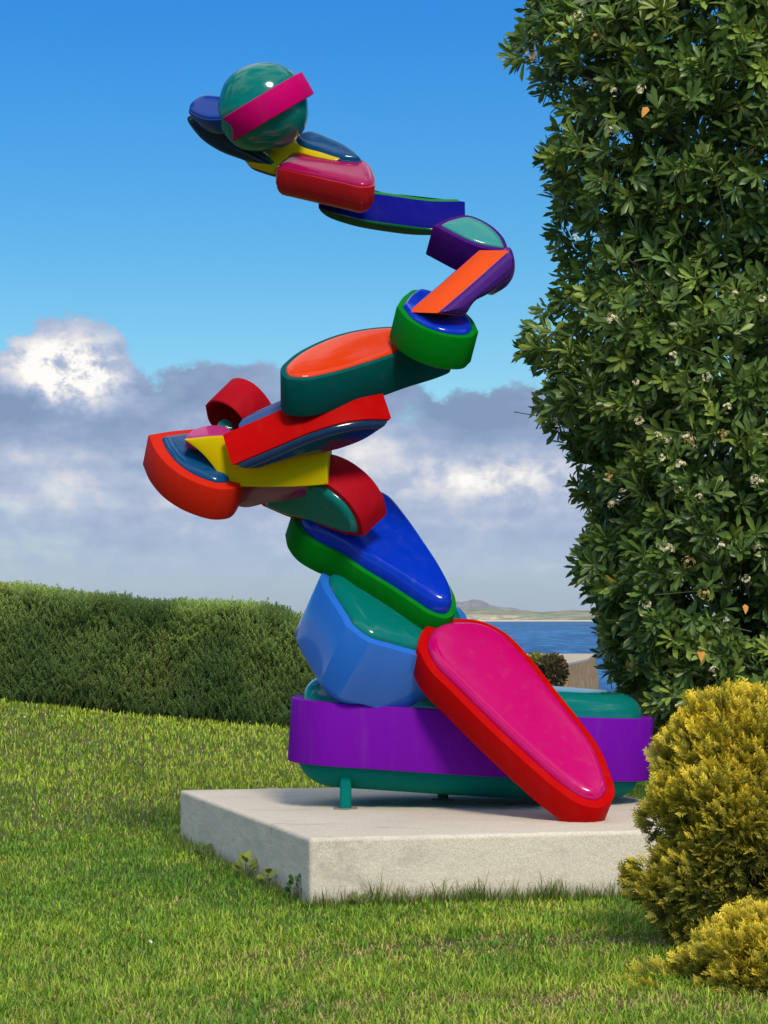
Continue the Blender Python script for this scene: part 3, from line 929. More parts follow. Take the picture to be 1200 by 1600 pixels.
# cream flower clusters
M_PETAL, n, b = mat_new('cream_petal')
b.inputs['Base Color'].default_value = (0.85, 0.76, 0.48, 1); b.inputs['Roughness'].default_value = 0.6
M_PETAL_OLD, n, b = mat_new('yellowed_petal')
b.inputs['Base Color'].default_value = (0.60, 0.40, 0.14, 1); b.inputs['Roughness'].default_value = 0.7
fl_mesh = []
for v in range(4):
    bm = bmesh.new()
    for q in range(11 + v):
        d = Vector((random.gauss(0, 1), random.gauss(0, 1) - 0.3, random.gauss(0, 1) + 0.5)).normalized()
        cpt = d * random.uniform(0.016, 0.034)
        a = d.orthogonal().normalized(); b_ = d.cross(a)
        for k in range(5):
            t = 2 * math.pi * k / 5 + q
            w_ = a * math.cos(t) + b_ * math.sin(t); x_ = d.cross(w_)
            p0 = bm.verts.new(cpt)
            p1 = bm.verts.new(cpt + w_ * 0.006 + x_ * 0.003 + d * 0.002)
            p2 = bm.verts.new(cpt + w_ * 0.011 - d * 0.001)
            p3 = bm.verts.new(cpt + w_ * 0.006 - x_ * 0.003 + d * 0.002)
            bm.faces.new((p0, p1, p2, p3))
    me = bpy.data.meshes.new('flower_cluster'); bm.to_mesh(me); bm.free()
    me.materials.append(M_PETAL_OLD if v == 3 else M_PETAL)
    fl_mesh.append(me)
fl_px = [(950, 207), (905, 25), (830, 90), (960, 145), (1000, 140), (955, 500), (865, 665), (952, 640), (1000, 660), (1030, 683), (1042, 687), (1072, 685), (1078, 690), (1035, 715), (1062, 728),
         (1055, 757), (1060, 765), (1128, 680), (1136, 640), (1180, 750), (1188, 755), (1093, 780), (950, 745), (960, 790), (880, 590), (995, 598), (1045, 860), (1075, 880), (1038, 855), (1128, 855),
         (1185, 858), (935, 960), (945, 995), (985, 1050), (980, 1075), (1035, 1110), (1115, 1050), (990, 1040), (1060, 1105), (975, 770), (1010, 945), (1150, 460), (930, 60), (915, 130), (1190, 470), (900, 375),
         (1165, 905), (1100, 930), (1050, 560), (1105, 590)]


def crown_front(px, py):
    """distance at which the line of sight meets the crown"""
    for Y in np.arange(TY - 1.75, TY + 0.3, 0.03):
        p = P(px, py, float(Y))
        dx, dy = p.x - TX, (p.y - TY) / 0.95
        an = math.atan2(dy, dx) % (2 * math.pi)
        if math.hypot(dx, dy) < float(crown_r(np.array([p.z]), np.array([an]))[0]) * 0.985: return float(Y)
    return TY - 0.3


for i, (px, py) in enumerate(fl_px):
    p = P(px, py, crown_front(px, py) - 0.10)
    o = bpy.data.objects.new('flower_cluster', fl_mesh[3 if i % 5 == 2 else i % 3])
    COL.objects.link(o); o.parent = tree
    s_ = random.uniform(1.0, 1.6)
    o.matrix_local = Matrix.Translation(p - tree.location) @ Matrix.Rotation(random.uniform(0, 6.28), 4, 'Z') @ Matrix.Scale(s_, 4)
    if i % 5 == 2: o['label'] = 'yellowed flower cluster'
# three withered leaves caught in the crown
M_DEAD = simple('withered_leaf', (0.62, 0.26, 0.04), 0.7, 12, 0.3, 0.1)
for px, py, w_ in ((1003, 184, 1.0), (1096, 1036, 1.1), (1165, 960, 0.8), (1060, 1252, 0.1)):
    if py > 1200: continue
    tv = LEAF_T.copy(); tv[:, 0] *= 0.75; tv[:, 2] *= 1.8
    o = place(mesh_np('withered_leaf', tv, LEAF_F, None, True), 'withered_leaf', tree, P(px, py, crown_front(px, py) - 0.06), (0.85, -0.4, 0.2), (0.25, 0.1, 0.96) if px < 1050 else (-0.6, 0.0, 0.8), (0.4, -0.9, 0.0), 0.085 * w_)
    o.data.materials.append(M_DEAD)
    o['label'] = 'withered orange leaf'

# ---- golden conifers (bottom right)
M_SCALE = leaf_mat('scale_leaf', 0.6, 0.25, 0.3)


def spray_template():
    """one flattened fan of scale-leaf twiglets, length 1 along y"""
    T = [((0, 0, 0), (0, 1, 0.03), 0.055)]
    for k in range(4):
        y = 0.18 + 0.19 * k
        for sgn in (-1, 1):
            l = 0.46 * (1 - 0.55 * y)
            e = (sgn * l * 0.72, y + l * 0.75, 0.05 * (k % 2) + 0.02)
            T.append(((0, y, 0.02), e, 0.050))
            if k < 2: T.append(((e[0] * 0.5, y + (e[1] - y) * 0.5, 0.03), (e[0] * 0.5 + sgn * 0.03, y + (e[1] - y) * 0.5 + l * 0.5, 0.10), 0.046))
    Vv, Ff, tip = [], [], []
    for a, b2, w in T:
        a = np.array(a, float); b2 = np.array(b2, float)
        d = b2 - a; pd = np.array([-d[1], d[0], 0]); pd /= np.linalg.norm(pd)
        i0 = len(Vv)
        m1 = a + d * 0.55
        Vv += [a, m1 + pd * w, b2, m1 - pd * w + np.array([0, 0, 0.04])]
        Ff += [(i0, i0 + 1, i0 + 3), (i0 + 1, i0 + 2, i0 + 3)]
        for q in (a, m1, b2, m1): tip.append(min(1, max(0, q[1] * 0.75 + abs(q[0]) * 0.9)))
    return np.array(Vv), np.array(Ff), np.array(tip)


SPV, SPF, SPT = spray_template()


def conifer(name, label, centre, rad, N, L0, zmin, seed, extra=()):
    """lobed mound of sprays; golden tips, green within"""
    root = empty(name, (centre[0], centre[1], zmin), label, 'conifer shrub')
    r = np.random.default_rng(seed)
    # lobes over the mound
    nlob = 120
    ld_ = norm(r.normal(0, 1, (nlob, 3)) + np.array([0, -0.25, 0.25]))
    lob_c = ld_ * r.uniform(0.62, 0.84, (nlob, 1)); lob_r = r.uniform(0.13, 0.25, nlob)
    cts, rr_ = list(lob_c), list(lob_r)
    for e in extra:
        cts.append(np.array(e[:3])); rr_.append(e[3])
    cts = np.array(cts); rr_ = np.array(rr_)
    wgt = rr_ ** 2
    li = r.choice(len(cts), N, p=wgt / wgt.sum())
    dd = norm(r.normal(0, 1, (N, 3)))
    keep = (dd * norm(cts[li] + 1e-6)).sum(1) > -0.35
    li = li[keep]; dd = dd[keep]; n_ = len(li)
    shell = r.random(n_) ** 1.5 * 0.35
    pos = cts[li] + dd * (rr_[li] * (1 - shell))[:, None]
    pos = pos * np.array(rad)[None] + np.array(centre)[None]
    keep = pos[:, 2] > zmin + 0.015
    pos, dd, li, shell = pos[keep], dd[keep], li[keep], shell[keep]; n_ = len(pos)
    out_ = norm(pos - np.array(centre)[None])
    ax_ = norm(dd * 0.7 + out_ * 0.55 + np.array([0, 0, 0.45]) + r.normal(0, 0.30, (n_, 3)))
    s_, u_ = quat_frames(ax_, r.uniform(-1.4, 1.4, n_))
    L = r.uniform(0.7, 1.3, n_) * L0
    pos = pos - ax_ * (L * 0.55)[:, None]
    Vv, Ff = stamp(SPV, SPF, pos, ax_, s_, u_, L)
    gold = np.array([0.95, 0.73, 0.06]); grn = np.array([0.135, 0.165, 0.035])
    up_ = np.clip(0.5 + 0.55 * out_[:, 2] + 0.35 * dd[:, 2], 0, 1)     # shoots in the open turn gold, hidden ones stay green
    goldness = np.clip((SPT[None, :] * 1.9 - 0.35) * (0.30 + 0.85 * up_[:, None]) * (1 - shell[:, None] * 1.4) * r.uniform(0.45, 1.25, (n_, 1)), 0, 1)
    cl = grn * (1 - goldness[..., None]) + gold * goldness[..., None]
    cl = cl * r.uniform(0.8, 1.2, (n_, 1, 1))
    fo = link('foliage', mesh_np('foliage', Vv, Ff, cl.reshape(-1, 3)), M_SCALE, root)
    tag(fo, kind='stuff')
    # woody frame inside
    for k in range(16):
        q = cts[r.integers(len(cts))] * np.array(rad) * 0.95 + np.array(centre)
        if q[2] < zmin + 0.08: q[2] = zmin + 0.12
        bm = bmesh.new(); tube(bm, wander(Vector((centre[0], centre[1], zmin - 0.03)), Vector(q), 6, 0.03), 0.014, 0.004, 5); bm_obj('branch', bm, M_BARK, root)
    # solid dark brown ball filling the middle of the mound
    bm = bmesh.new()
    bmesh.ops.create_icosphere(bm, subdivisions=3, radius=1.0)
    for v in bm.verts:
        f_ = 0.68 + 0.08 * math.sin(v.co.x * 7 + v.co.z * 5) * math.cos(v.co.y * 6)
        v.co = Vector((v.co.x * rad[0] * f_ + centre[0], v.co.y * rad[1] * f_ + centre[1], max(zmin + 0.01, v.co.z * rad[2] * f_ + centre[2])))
    bm_obj('core_ball', bm, simple('dark_core', (0.05, 0.04, 0.02), 1.0, 60, 0.6, 1.0, 0.02), root)
    return root


conifer('golden_conifer', 'big rounded golden yellow conifer shrub in front of the right end of the plinth', (1.84, 11.05, 0.62), (0.66, 0.62, 0.72), 21000, 0.080, 0.0, 5,
        extra=[(-0.92, -0.15, -0.42, 0.16), (-0.78, -0.3, -0.50, 0.20), (-0.62, -0.2, -0.62, 0.22), (-0.98, -0.1, -0.36, 0.10), (-0.50, -0.3, -0.72, 0.22), (-0.25, -0.5, -0.72, 0.25)])
conifer('creeping_conifer', 'low spreading golden conifer in the bottom right corner of the lawn', (1.80, 10.0, 0.05), (0.64, 0.60, 0.30), 8500, 0.072, -0.02, 8,
        extra=[(-0.95, 0.1, -0.1, 0.2), (-1.1, -0.3, -0.2, 0.2)])

# ---- clipped hedge along the rise (left)
M_HEDGE = leaf_mat('hedge_needle', 0.6, 0.12, 0.3)
hedge = empty('hedge', (-3.2, 24.2, 0.5), 'long clipped grey-green hedge closing the lawn behind the sculpture', 'hedge')
SH = [];  SHF = []; SHT = []
nring = 6
for k in range(nring):
    y = 0.10 + 0.80 * k / (nring - 1)
    for j in range(3):
        t = j * math.pi * 2 / 3 + k * 0.8
        w_ = 0.20 * (1.08 - y * 0.7)
        dx_, dz_ = math.cos(t), math.sin(t)
        i0 = len(SH)
        SH += [(0.0, y, 0.0), (dx_ * w_ * 0.5 - dz_ * 0.036, y + 0.10, dz_ * w_ * 0.5 + dx_ * 0.036), (dx_ * w_, y + 0.20, dz_ * w_), (dx_ * w_ * 0.5 + dz_ * 0.036, y + 0.10, dz_ * w_ * 0.5 - dx_ * 0.036)]
        SHF.append((i0, i0 + 1, i0 + 2, i0 + 3)); SHT += [y] * 4
SH = np.array(SH, float); SHF = np.array(SHF); SHT = np.array(SHT)
top_px = np.array([(-260, 905), (-100, 914), (0, 919), (60, 924), (120, 929), (200, 938), (260, 943), (330, 944), (390, 946), (425, 951), (450, 961), (470, 975), (485, 995), (495, 1040)], float)
HX = (top_px[:, 0] - 600) / F * 24.0; HZ = EYE + (HOR - top_px[:, 1]) / F * 24.0
NH = 17500
hx = rng.uniform(-5.6, -0.70, NH)
fr = rng.random(NH)
htop = np.interp(hx, HX, HZ) - 0.09
hbot = gz(hx, np.full(NH, 23.8))
onface = fr < 0.66
t_ = rng.random(NH)
hz = np.where(onface, hbot + (htop - hbot) * t_, htop)
hy = np.where(onface, 23.78 + 0.10 * t_ ** 2, 23.9 + rng.random(NH) * 1.1)
bump_ = (fbm(hx, hz, 2.6, 44, 3) - 0.5)
hy = hy + np.where(onface, -bump_ * 0.30, 0); hz = hz + np.where(onface, 0, (fbm(hx, hy, 2.2, 51, 3) - 0.5) * 0.10 - 0.25 * np.clip(hy - 24.7, 0, 1))
hp_ = np.stack([hx, hy + rng.uniform(0, 0.10, NH) * onface, hz], -1)
hd = norm(np.stack([rng.normal(0, 0.32, NH), np.where(onface, -0.55, rng.normal(0, 0.3, NH)), rng.uniform(0.55, 1.1, NH)], -1))
s_, u_ = quat_frames(hd, rng.uniform(0, 6.28, NH))
Lh = rng.uniform(0.08, 0.155, NH)
tall = rng.random(NH) < 0.004
Lh = np.where(tall & ~onface, Lh * 1.7, Lh)
Vv, Ff = stamp(SH, SHF, hp_, hd, s_, u_, Lh)
shade_mix = np.clip(0.15 + 0.9 * (hz - hbot) / np.maximum(0.2, htop - hbot), 0, 1) * rng.uniform(0.4, 1.2, NH) * sst(fbm(hx, hz, 1.3, 61, 3), 0.3, 0.65)  # shade painted in: colour darkens towards the hedge foot, with random patches
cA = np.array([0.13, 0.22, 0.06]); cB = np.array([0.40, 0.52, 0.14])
cl = cA + (cB - cA) * np.clip(shade_mix[:, None, None] * (0.4 + 0.9 * SHT[None, :, None]), 0, 1)
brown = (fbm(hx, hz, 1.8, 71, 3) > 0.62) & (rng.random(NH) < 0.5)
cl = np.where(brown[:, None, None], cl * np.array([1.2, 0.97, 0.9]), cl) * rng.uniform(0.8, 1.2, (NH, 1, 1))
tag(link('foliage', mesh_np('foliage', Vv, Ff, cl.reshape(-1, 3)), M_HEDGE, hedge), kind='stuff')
# solid dark core that keeps the hedge from being see-through
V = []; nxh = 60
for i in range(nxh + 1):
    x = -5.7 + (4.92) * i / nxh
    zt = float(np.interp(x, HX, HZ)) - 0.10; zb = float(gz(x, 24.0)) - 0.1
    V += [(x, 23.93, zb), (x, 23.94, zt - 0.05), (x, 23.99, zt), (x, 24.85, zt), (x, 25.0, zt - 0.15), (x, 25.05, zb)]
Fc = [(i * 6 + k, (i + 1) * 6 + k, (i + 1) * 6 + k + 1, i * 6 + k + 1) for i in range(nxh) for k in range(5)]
me = bpy.data.meshes.new('inner_core'); me.from_pydata(V, [], Fc + [(0, 1, 2, 3, 4, 5), tuple(nxh * 6 + k for k in range(6))[::-1]])
link('inner_core', me, simple('hedge_dark_core', (0.022, 0.028, 0.012), 1.0, 18, 0.6, 1.0, 0.05), hedge)

# ---- lawn: every blade real
M_GRASS = leaf_mat('grass_blade', 0.55, 0.22, 0.3)


def in_poly(x, y, poly):
    r = np.zeros(len(x), bool); j = len(poly) - 1
    for i in range(len(poly)):
        xi, yi = poly[i]; xj, yj = poly[j]
        r ^= ((yi > y) != (yj > y)) & (x < (xj - xi) * (y - yi) / (yj - yi + 1e-12) + xi)
        j = i
    return r


poly = [(p.x, p.y) for p in (PA, PC, PD, PB)]


def lawn_points(y0, y1, dens):
    w0 = 0.167 * y1 + 3.0
    n_ = int((y1 - y0) * 2 * w0 * dens)
    y = rng.uniform(y0, y1, n_); x = rng.uniform(-w0, w0, n_)
    k = ((np.abs(x) < 0.167 * y + 0.9) | (rng.random(n_) < 0.35)) & (np.abs(x) < 0.167 * y + 3.0) & ~in_poly(x, y, poly) & ~((y > 23.85) & (x < -0.7) & (y < 25.1))
    return x[k], y[k]


bands = [(8.2, 10, 6000), (10, 12, 4700), (12, 14, 3400), (14, 17, 2200), (17, 20, 1500), (20, 24, 1000), (24, 26.5, 250)]
gx, gy = [], []
for b0, b1, dn in bands:
    a_, b_ = lawn_points(b0, b1, dn); gx.append(a_); gy.append(b_)
gx = np.concatenate(gx); gy = np.concatenate(gy); NG_ = len(gx)
clump = fbm(gx, gy, 5.0, 81, 3); patch = 0.5 * fbm(gx, gy, 0.9, 91, 3) + 0.5 * fbm(gx, gy, 2.6, 93, 3); fine = fbm(gx, gy, 14.0, 95, 2)
# worn, straw-coloured strip across the near lawn
strip = np.exp(-((gy - 10.95 - 0.25 * np.sin(gx * 1.7)) / 0.35) ** 2) * sst(gx, -1.1, -0.2)
strip = np.maximum(strip, 0.8 * np.exp(-((gy - 9.3) / 0.35) ** 2) * sst(gx, -1.6, -0.3) * 0.9)
dry_p = 0.07 + 0.17 * sst(12.4 - gy, 0, 1.2) * sst(fine, 0.3, 0.6) + 0.8 * strip * sst(fine, 0.35, 0.65) + 0.22 * sst(patch, 0.55, 0.8) + 0.10 * sst(gy, 15, 22)
dry = rng.random(NG_) < dry_p
keep = rng.random(NG_) < (1 - 0.80 * strip * sst(fine, 0.4, 0.7))
gx, gy, clump, patch, fine, dry, strip = [a[keep] for a in (gx, gy, clump, patch, fine, dry, strip)]
NG_ = len(gx)
h = (0.018 + 0.036 * rng.random(NG_)) * (1 + 0.45 * sst(13.5 - gy, 0, 2.5)) * (0.70 + 0.75 * clump) * (1 - 0.3 * strip)
h *= np.where(dry, 0.8, 1.0) * (1 + 0.35 * sst(gy, 14, 22))
wd = (0.0018 + 0.0016 * rng.random(NG_)) * (1 + 0.10 * np.clip(gy - 10, 0, 14))
th = rng.uniform(0, 2 * math.pi, NG_)
lean = rng.uniform(0.30, 1.5, NG_) + 0.30 * sst(14.5 - gy, 0, 3) + np.where(dry, 0.35, 0)
base_p = np.stack([gx, gy, gz(gx, gy) - 0.004], -1)
hd_ = np.stack([np.cos(th), np.sin(th), np.zeros(NG_)], -1); sd_ = np.stack([-np.sin(th), np.cos(th), np.zeros(NG_)], -1)
up_ = np.array([0, 0, 1.0])
l1 = lean * 0.45; l2 = lean
m_ = base_p + (hd_ * np.sin(l1)[:, None] + up_ * np.cos(l1)[:, None]) * (h * 0.55)[:, None]
t_ = m_ + (hd_ * np.sin(l2)[:, None] + up_ * np.cos(l2)[:, None]) * (h * 0.5)[:, None]
w3 = sd_ * wd[:, None]
V = np.stack([base_p - w3, base_p + w3, m_ + w3 * 0.8, m_ - w3 * 0.8, t_], 1).reshape(-1, 3)
i5 = np.arange(NG_)[:, None] * 5
T = np.concatenate([i5 + [0, 1, 2], i5 + [0, 2, 3], i5 + [3, 2, 4]], 1).reshape(-1, 3)
g1 = np.array([0.120, 0.290, 0.018]); g2 = np.array([0.50, 0.63, 0.055]); st_ = np.array([0.62, 0.48, 0.19])
warm = np.clip(0.16 + 0.50 * sst(gy, 15.5, 20) + 0.26 * sst(12.8 - gy, -0.2, 1.6) + 1.7 * (patch - 0.5) + 0.9 * (fine - 0.5) + rng.normal(0, 0.22, NG_), 0, 1)
gc = g1 + (g2 - g1) * warm[:, None]
gc = np.where(dry[:, None], st_ * rng.uniform(0.6, 1.15, (NG_, 1)), gc * rng.uniform(0.55, 1.30, (NG_, 1)))
gc = np.repeat(gc[:, None, :], 5, 1)
gc[:, 0:2] *= 0.85
lawn = link('lawn_grass', mesh_np('lawn_grass', V, T, gc.reshape(-1, 3)), M_GRASS)
tag(lawn, 'short mown green lawn around the plinth, straw-coloured in worn patches', 'grass', kind='stuff')

# ---- longer tufts left uncut against the plinth
def tuft_mesh(nb, hh, spread, seed, dryf=0.2):
    r = np.random.default_rng(seed)
    Vv, Ff, Cc = [], [], []
    for k in range(nb):
        b0 = np.array([r.normal(0, spread), r.normal(0, spread * 0.5), -0.005])
        a = r.uniform(0, 6.28); ln = r.uniform(0.1, 0.75); H = hh * r.uniform(0.45, 1.0); w_ = r.uniform(0.0022, 0.004)
        dv = np.array([math.cos(a), math.sin(a), 0]); sv = np.array([-dv[1], dv[0], 0]) * w_
        i0 = len(Vv); ps = []
        for q in range(4):
            f_ = q / 4; bend = ln * f_
            ps.append(b0 + (dv * math.sin(bend) + np.array([0, 0, math.cos(bend)])) * H * f_)
        tip = b0 + (dv * math.sin(ln) + np.array([0, 0, math.cos(ln)])) * H
        for q, p in enumerate(ps):
            Vv += [p - sv * (1 - q * 0.18), p + sv * (1 - q * 0.18)]
        Vv.append(tip)
        for q in range(3): Ff += [(i0 + 2 * q, i0 + 2 * q + 1, i0 + 2 * q + 3), (i0 + 2 * q, i0 + 2 * q + 3, i0 + 2 * q + 2)]
        Ff.append((i0 + 6, i0 + 7, i0 + 8))
        cc = np.array([0.34, 0.27, 0.10]) if r.random() < dryf else np.array([0.11, 0.18, 0.03]) * r.uniform(0.7, 1.3)
        Cc += [cc] * 9
    me = mesh_np('grass_tuft', np.array(Vv), np.array(Ff), np.array(Cc))
    me.materials.append(M_GRASS)
    return me


tm = [tuft_mesh(26, 0.12, 0.05, 1), tuft_mesh(20, 0.17, 0.04, 2), tuft_mesh(14, 0.25, 0.03, 3), tuft_mesh(34, 0.09, 0.06, 4)]
tufts = []
for i in range(70):
    f_ = (i + random.random()) / 70
    p = PA.lerp(PC, f_ * 0.80) + Vector((0, -0.025 - random.random() * 0.05, 0))
    if random.random() < 0.25: p.y -= 0.06
    tufts.append((p, random.choice([0, 3, 3, 0, 1, 1])))
for px, kk in ((608, 2), (640, 1), (735, 2), (768, 1), (800, 2), (795, 1), (860, 1), (935, 2), (955, 1), (905, 0), (725, 1), (700, 0)):
    d_ = (px - 484) / (1005 - 484) * 0.565
    tufts.append((PA.lerp(PC, d_) + Vector((0, -0.05, 0)), kk))
for i in range(44):
    p = PA.lerp(PB, (i + random.random()) / 44) + Vector((-0.04 - random.random() * 0.05, 0, 0))
    tufts.append((p, random.choice([0, 3, 3])))
edge_v, edge_f, edge_c, off_ = [], [], [], 0
for p, kk in tufts:
    me = tm[kk]
    nv = len(me.vertices); a_ = np.empty(nv * 3, np.float32); me.vertices.foreach_get('co', a_); a_ = a_.reshape(-1, 3)
    c_ = np.empty(nv * 4, np.float32); me.color_attributes['tint'].data.foreach_get('color', c_); c_ = c_.reshape(-1, 4)[:, :3]
    f_ = np.empty(len(me.polygons) * 3, np.int32); me.polygons.foreach_get('vertices', f_); f_ = f_.reshape(-1, 3)
    t = random.uniform(0, 6.28); s = random.uniform(0.75, 1.2)
    Rm = np.array([[math.cos(t), -math.sin(t), 0], [math.sin(t), math.cos(t), 0], [0, 0, 1]])
    edge_v.append((a_ * s) @ Rm.T + np.array([p.x, p.y, float(gz(p.x, p.y))])); edge_c.append(c_ * random.uniform(0.8, 1.2)); edge_f.append(f_ + off_); off_ += nv
tg = link('uncut_grass', mesh_np('uncut_grass', np.concatenate(edge_v), np.concatenate(edge_f), np.concatenate(edge_c)), M_GRASS)
tag(tg, 'longer uncut grass tufts along the foot of the concrete plinth', 'grass', kind='stuff')

# ---- small weeds at the near corner of the plinth
M_WEED = leaf_mat('weed_leaf', 0.5, 0.2, 0.4)
RL = np.array([[0, 0, 0], [-0.38, 0.35, 0.05], [0, 0.4, -0.02], [0.38, 0.35, 0.05], [-0.36, 0.75, 0.02], [0, 0.8, -0.05], [0.36, 0.75, 0.02], [0, 1.0, -0.07]], float)


def weed(px, py_, Y, H, nlv, lsz, label, colr_, seed, wide=1.0):
    r = np.random.default_rng(seed)
    x = (px - 600) / F * Y
    z0 = float(gz(x, Y))
    root = empty('weed', (x, Y, z0), label, 'weed')
    for k in range(nlv):
        f_ = (k + 0.6) / nlv; a = k * 2.4 + r.random(); hgt = H * (0.35 + 0.65 * f_)
        tipv = Vector((x + math.cos(a) * 0.03 * (1.2 - f_), Y + math.sin(a) * 0.03 * (1.2 - f_), z0 + hgt))
        bm = bmesh.new(); tube(bm, wander(Vector((x, Y, z0 - 0.01)), tipv, 4, 0.004), 0.0022, 0.0012, 5); bm_obj('stem', bm, M_TWIG, root)
        d_ = Vector((math.cos(a), math.sin(a) - 0.3, 0.55 + 0.5 * f_)).normalized()
        u_ = Vector((-d_.x * 0.4, -0.8 - d_.y * 0.3, 0.8)).normalized(); s_ = d_.cross(u_).normalized(); u_ = s_.cross(d_)
        tv = RL.copy(); tv[:, 0] *= wide
        me = mesh_np('leaf', tv, LEAF_F, np.tile(np.array(colr_) * r.uniform(0.8, 1.2), (8, 1)), True); me.materials.append(M_WEED)
        place(me, 'leaf', root, tipv, s_, d_, u_, lsz * r.uniform(0.8, 1.2))
    return root


weed(385, 0, 14.05, 0.115, 9, 0.08, 'yellow-green leafy weed growing against the shaded side of the plinth', (0.20, 0.24, 0.03), 1, 0.7)
weed(420, 0, 13.55, 0.10, 8, 0.06, 'small upright weed nearer the plinth corner, between two leafier ones', (0.15, 0.20, 0.03), 2, 0.8)
weed(462, 0, 13.0, 0.13, 11, 0.046, 'round-leaved dark green weed at the near corner of the plinth', (0.05, 0.12, 0.025), 3, 1.25)
weed(318, 0, 15.3, 0.07, 8, 0.055, 'low dark weed at the far end of the shaded plinth side', (0.06, 0.12, 0.02), 4, 1.0)
weed(560, 0, 12.74, 0.05, 7, 0.05, 'broad-leaved weed flat against the sunlit front of the plinth', (0.16, 0.17, 0.04), 5, 0.8)

# ---- tiny white daisies in the lawn
M_WHITE, n, b = mat_new('daisy_petal')
b.inputs['Base Color'].default_value = (0.85, 0.84, 0.80, 1)
bm = bmesh.new()
for k in range(9):
    t = 2 * math.pi * k / 9; a = Vector((math.cos(t), math.sin(t), 0.25)); s = Vector((-math.sin(t), math.cos(t), 0))
    bm.faces.new([bm.verts.new(v) for v in (a * 0.002, a * 0.008 + s * 0.0025, a * 0.012, a * 0.008 - s * 0.0025)])
dm_ = bpy.data.meshes.new('daisy'); bm.to_mesh(dm_); bm.free(); dm_.materials.append(M_WHITE)
for px, py in ((38, 1121), (97, 1120), (281, 1113), (391, 1128), (235, 1475)):
    if py < 10: continue
    for Y in np.arange(8.5, 23.8, 0.05):
        p = P(px, py, float(Y))
        if p.z <= float(gz(p.x, p.y)) + 0.04: break
    o = bpy.data.objects.new('daisy', dm_); COL.objects.link(o); o.location = (p.x, p.y, float(gz(p.x, p.y)) + 0.045)
    o.scale = (0.9,) * 3; o.rotation_euler = (R(50), 0, random.random())
    tag(o, 'tiny white daisy head in the mown lawn', 'daisy', 'daisies scattered in the lawn')

# ------------------------------------------------------------------ sea wall and bushes beyond the lawn
m, n, b = mat_new('rough_stone')
tcn = n.node('ShaderNodeTexCoord').outputs['Object']
f1 = n.noise(tcn, 2.2, 6, 0.7); mpv = n.node('ShaderNodeMapping'); mpv.inputs['Scale'].default_value = (9, 9, 1.5); n.L.new(tcn, mpv.inputs['Vector'])
f2 = n.noise(mpv.outputs[0], 1.0, 4, 0.65)
n.put(b.inputs['Base Color'], n.ramp(n.math('ADD', n.math('MULTIPLY', f1, 0.6), n.math('MULTIPLY', f2, 0.4)), [(0.35, (0.28, 0.15, 0.06)), (0.55, (0.50, 0.31, 0.13)), (0.7, (0.64, 0.43, 0.21))]))
b.inputs['Roughness'].default_value = 0.95
bp = n.node('ShaderNodeBump'); bp.inputs['Strength'].default_value = 0.9; bp.inputs['Distance'].default_value = 0.08
n.put(bp.inputs['Height'], f2); n.L.new(bp.outputs[0], b.inputs['Normal'])
WY = 74.0
sw = empty('sea_wall', ((880 - 600) / F * WY, WY, -6), 'brown stone sea wall with a pale sandy top, seen between the magenta slab and the tree', 'wall')
bm = bmesh.new()
fr_ = [P(560, 1043, WY), P(884, 1041, WY), P(918, 1029, WY + 9.0), P(930, 1024.5, 97), P(560, 1024.5, 97)]
fr_ = [Vector((p.x, p.y, z)) for p, z in zip(fr_, (0.02, 0.03, 0.02, 0.0, 0.0))]
tops = [bm.verts.new(p) for p in fr_]
flare = [(0, 0), (0.12, -0.15), (0.30, 0), (0.3, 0.3), (0, 0.3)]
bots = [bm.verts.new((p.x + fx * 3, p.y + fy * 3, -6)) for p, (fx, fy) in zip(fr_, flare)]
for i in range(5):
    bm.faces.new((tops[i], tops[(i + 1) % 5], bots[(i + 1) % 5], bots[i]))
bmesh.ops.recalc_face_normals(bm, faces=bm.faces)
bmesh.ops.subdivide_edges(bm, edges=bm.edges[:], cuts=14, use_grid_fill=True)
for v in bm.verts:
    if v.co.z < -0.05: v.co += Vector((random.uniform(-.05, .05), random.uniform(-.05, .05), 0))
bm_obj('wall_face', bm, m, sw)
sand = simple('pale_sand', (0.52, 0.44, 0.32), 0.95, 1.5, 0.15, 0.3, 0.02)
bm = bmesh.new()
cop = [Vector((p.x, p.y, p.z + 0.02)) for p in fr_]
t2 = [bm.verts.new(p + Vector((0, -0.06 if i < 2 else 0, 0.06))) for i, p in enumerate(cop)]; b2 = [bm.verts.new(p + Vector((0, -0.06 if i < 2 else 0, -0.015))) for i, p in enumerate(cop)]
bm.faces.new(t2)
for i in range(5): bm.faces.new((b2[i], b2[(i + 1) % 5], t2[(i + 1) % 5], t2[i]))
bmesh.ops.recalc_face_normals(bm, faces=bm.faces)
o = bm_obj('wall_top', bm, sand, sw)
for p in o.data.polygons: p.use_smooth = False
o['label'] = 'pale sandy top of the wall'


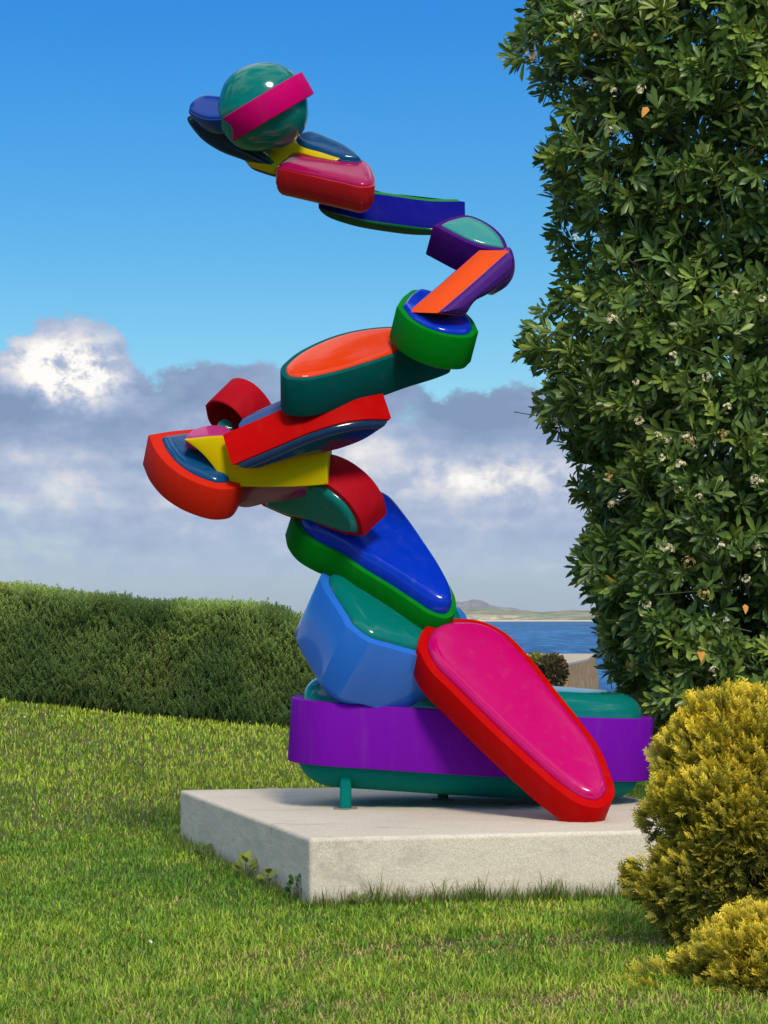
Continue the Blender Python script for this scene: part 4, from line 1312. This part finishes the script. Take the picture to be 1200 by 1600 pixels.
def bush(name, label, cx, cy, cz, r3, N, L, cA, cB, seed):
    root = empty(name, (cx, cy, cz - r3[2]), label, 'bush')
    r = np.random.default_rng(seed)
    d = norm(r.normal(0, 1, (N, 3))); rad_ = r.uniform(0.55, 1.0, N) * (0.85 + 0.3 * fbm(d[:, 0] * 2, d[:, 2] * 2, 1.5, seed, 2))
    pos = np.array([cx, cy, cz]) + d * np.array(r3) * rad_[:, None]
    a = norm(d + np.array([0, -0.2, 0.5]) + r.normal(0, 0.5, (N, 3)))
    s_, u_ = quat_frames(a, r.uniform(0, 6.28, N))
    Vv, Ff = stamp(LEAF_T, LEAF_F, pos, a, s_, u_, r.uniform(0.7, 1.3, N) * L, r.uniform(0.7, 1.3, N) * L * 0.8)
    cl = np.where(r.random((N, 1)) < 0.35, np.array(cB), np.array(cA)) * r.uniform(0.7, 1.3, (N, 1))
    tag(link('foliage', mesh_np('foliage', Vv, Ff, np.repeat(cl, 8, 0), True), M_WEED, root), kind='stuff')
    for k in range(6):
        bm = bmesh.new(); tube(bm, wander(Vector((cx, cy, cz - r3[2] - 1.2)), Vector((cx + r.normal(0, .4) * r3[0], cy, cz + r.uniform(-.3, .5) * r3[2])), 5, 0.04), 0.04, 0.012, 5); bm_obj('stem', bm, M_BARK, root)


YB = 70.0
bush('seaside_bush', 'reddish-green rounded bush in front of the brown sea wall', (864 - 600) / F * YB, YB, EYE + (HOR - 1050) / F * YB, (0.46, 0.5, 0.52), 1400, 0.13, (0.085, 0.085, 0.030), (0.17, 0.10, 0.045), 3)
bush('yellowish_bush', 'yellow-green bush behind the reddish one, beside the magenta slab', (838 - 600) / F * (YB + 1.5), YB + 1.5, EYE + (HOR - 1046) / F * (YB + 1.5), (0.42, 0.5, 0.50), 1000, 0.12, (0.20, 0.21, 0.03), (0.28, 0.24, 0.04), 4)

# ------------------------------------------------------------------ sea air
m = bpy.data.materials.new('sea_air'); m.use_nodes = True
m.node_tree.nodes.clear()
n = NG(m.node_tree)
pv = n.node('ShaderNodeVolumePrincipled')
pv.inputs['Color'].default_value = (0.85, 0.92, 1.0, 1)
pv.inputs['Density'].default_value = 0.00004
n.L.new(pv.outputs[0], n.node('ShaderNodeOutputMaterial').inputs['Volume'])
hv = [(x, y, z) for z in (-8, 90) for x, y in ((-9500, -3500), (9500, -3500), (9500, 9700), (-9500, 9700))]
me = bpy.data.meshes.new('haze'); me.from_pydata(hv, [], [(0, 3, 2, 1), (4, 5, 6, 7), (0, 1, 5, 4), (1, 2, 6, 5), (2, 3, 7, 6), (3, 0, 4, 7)])
tag(link('haze', me, m), kind='stuff')
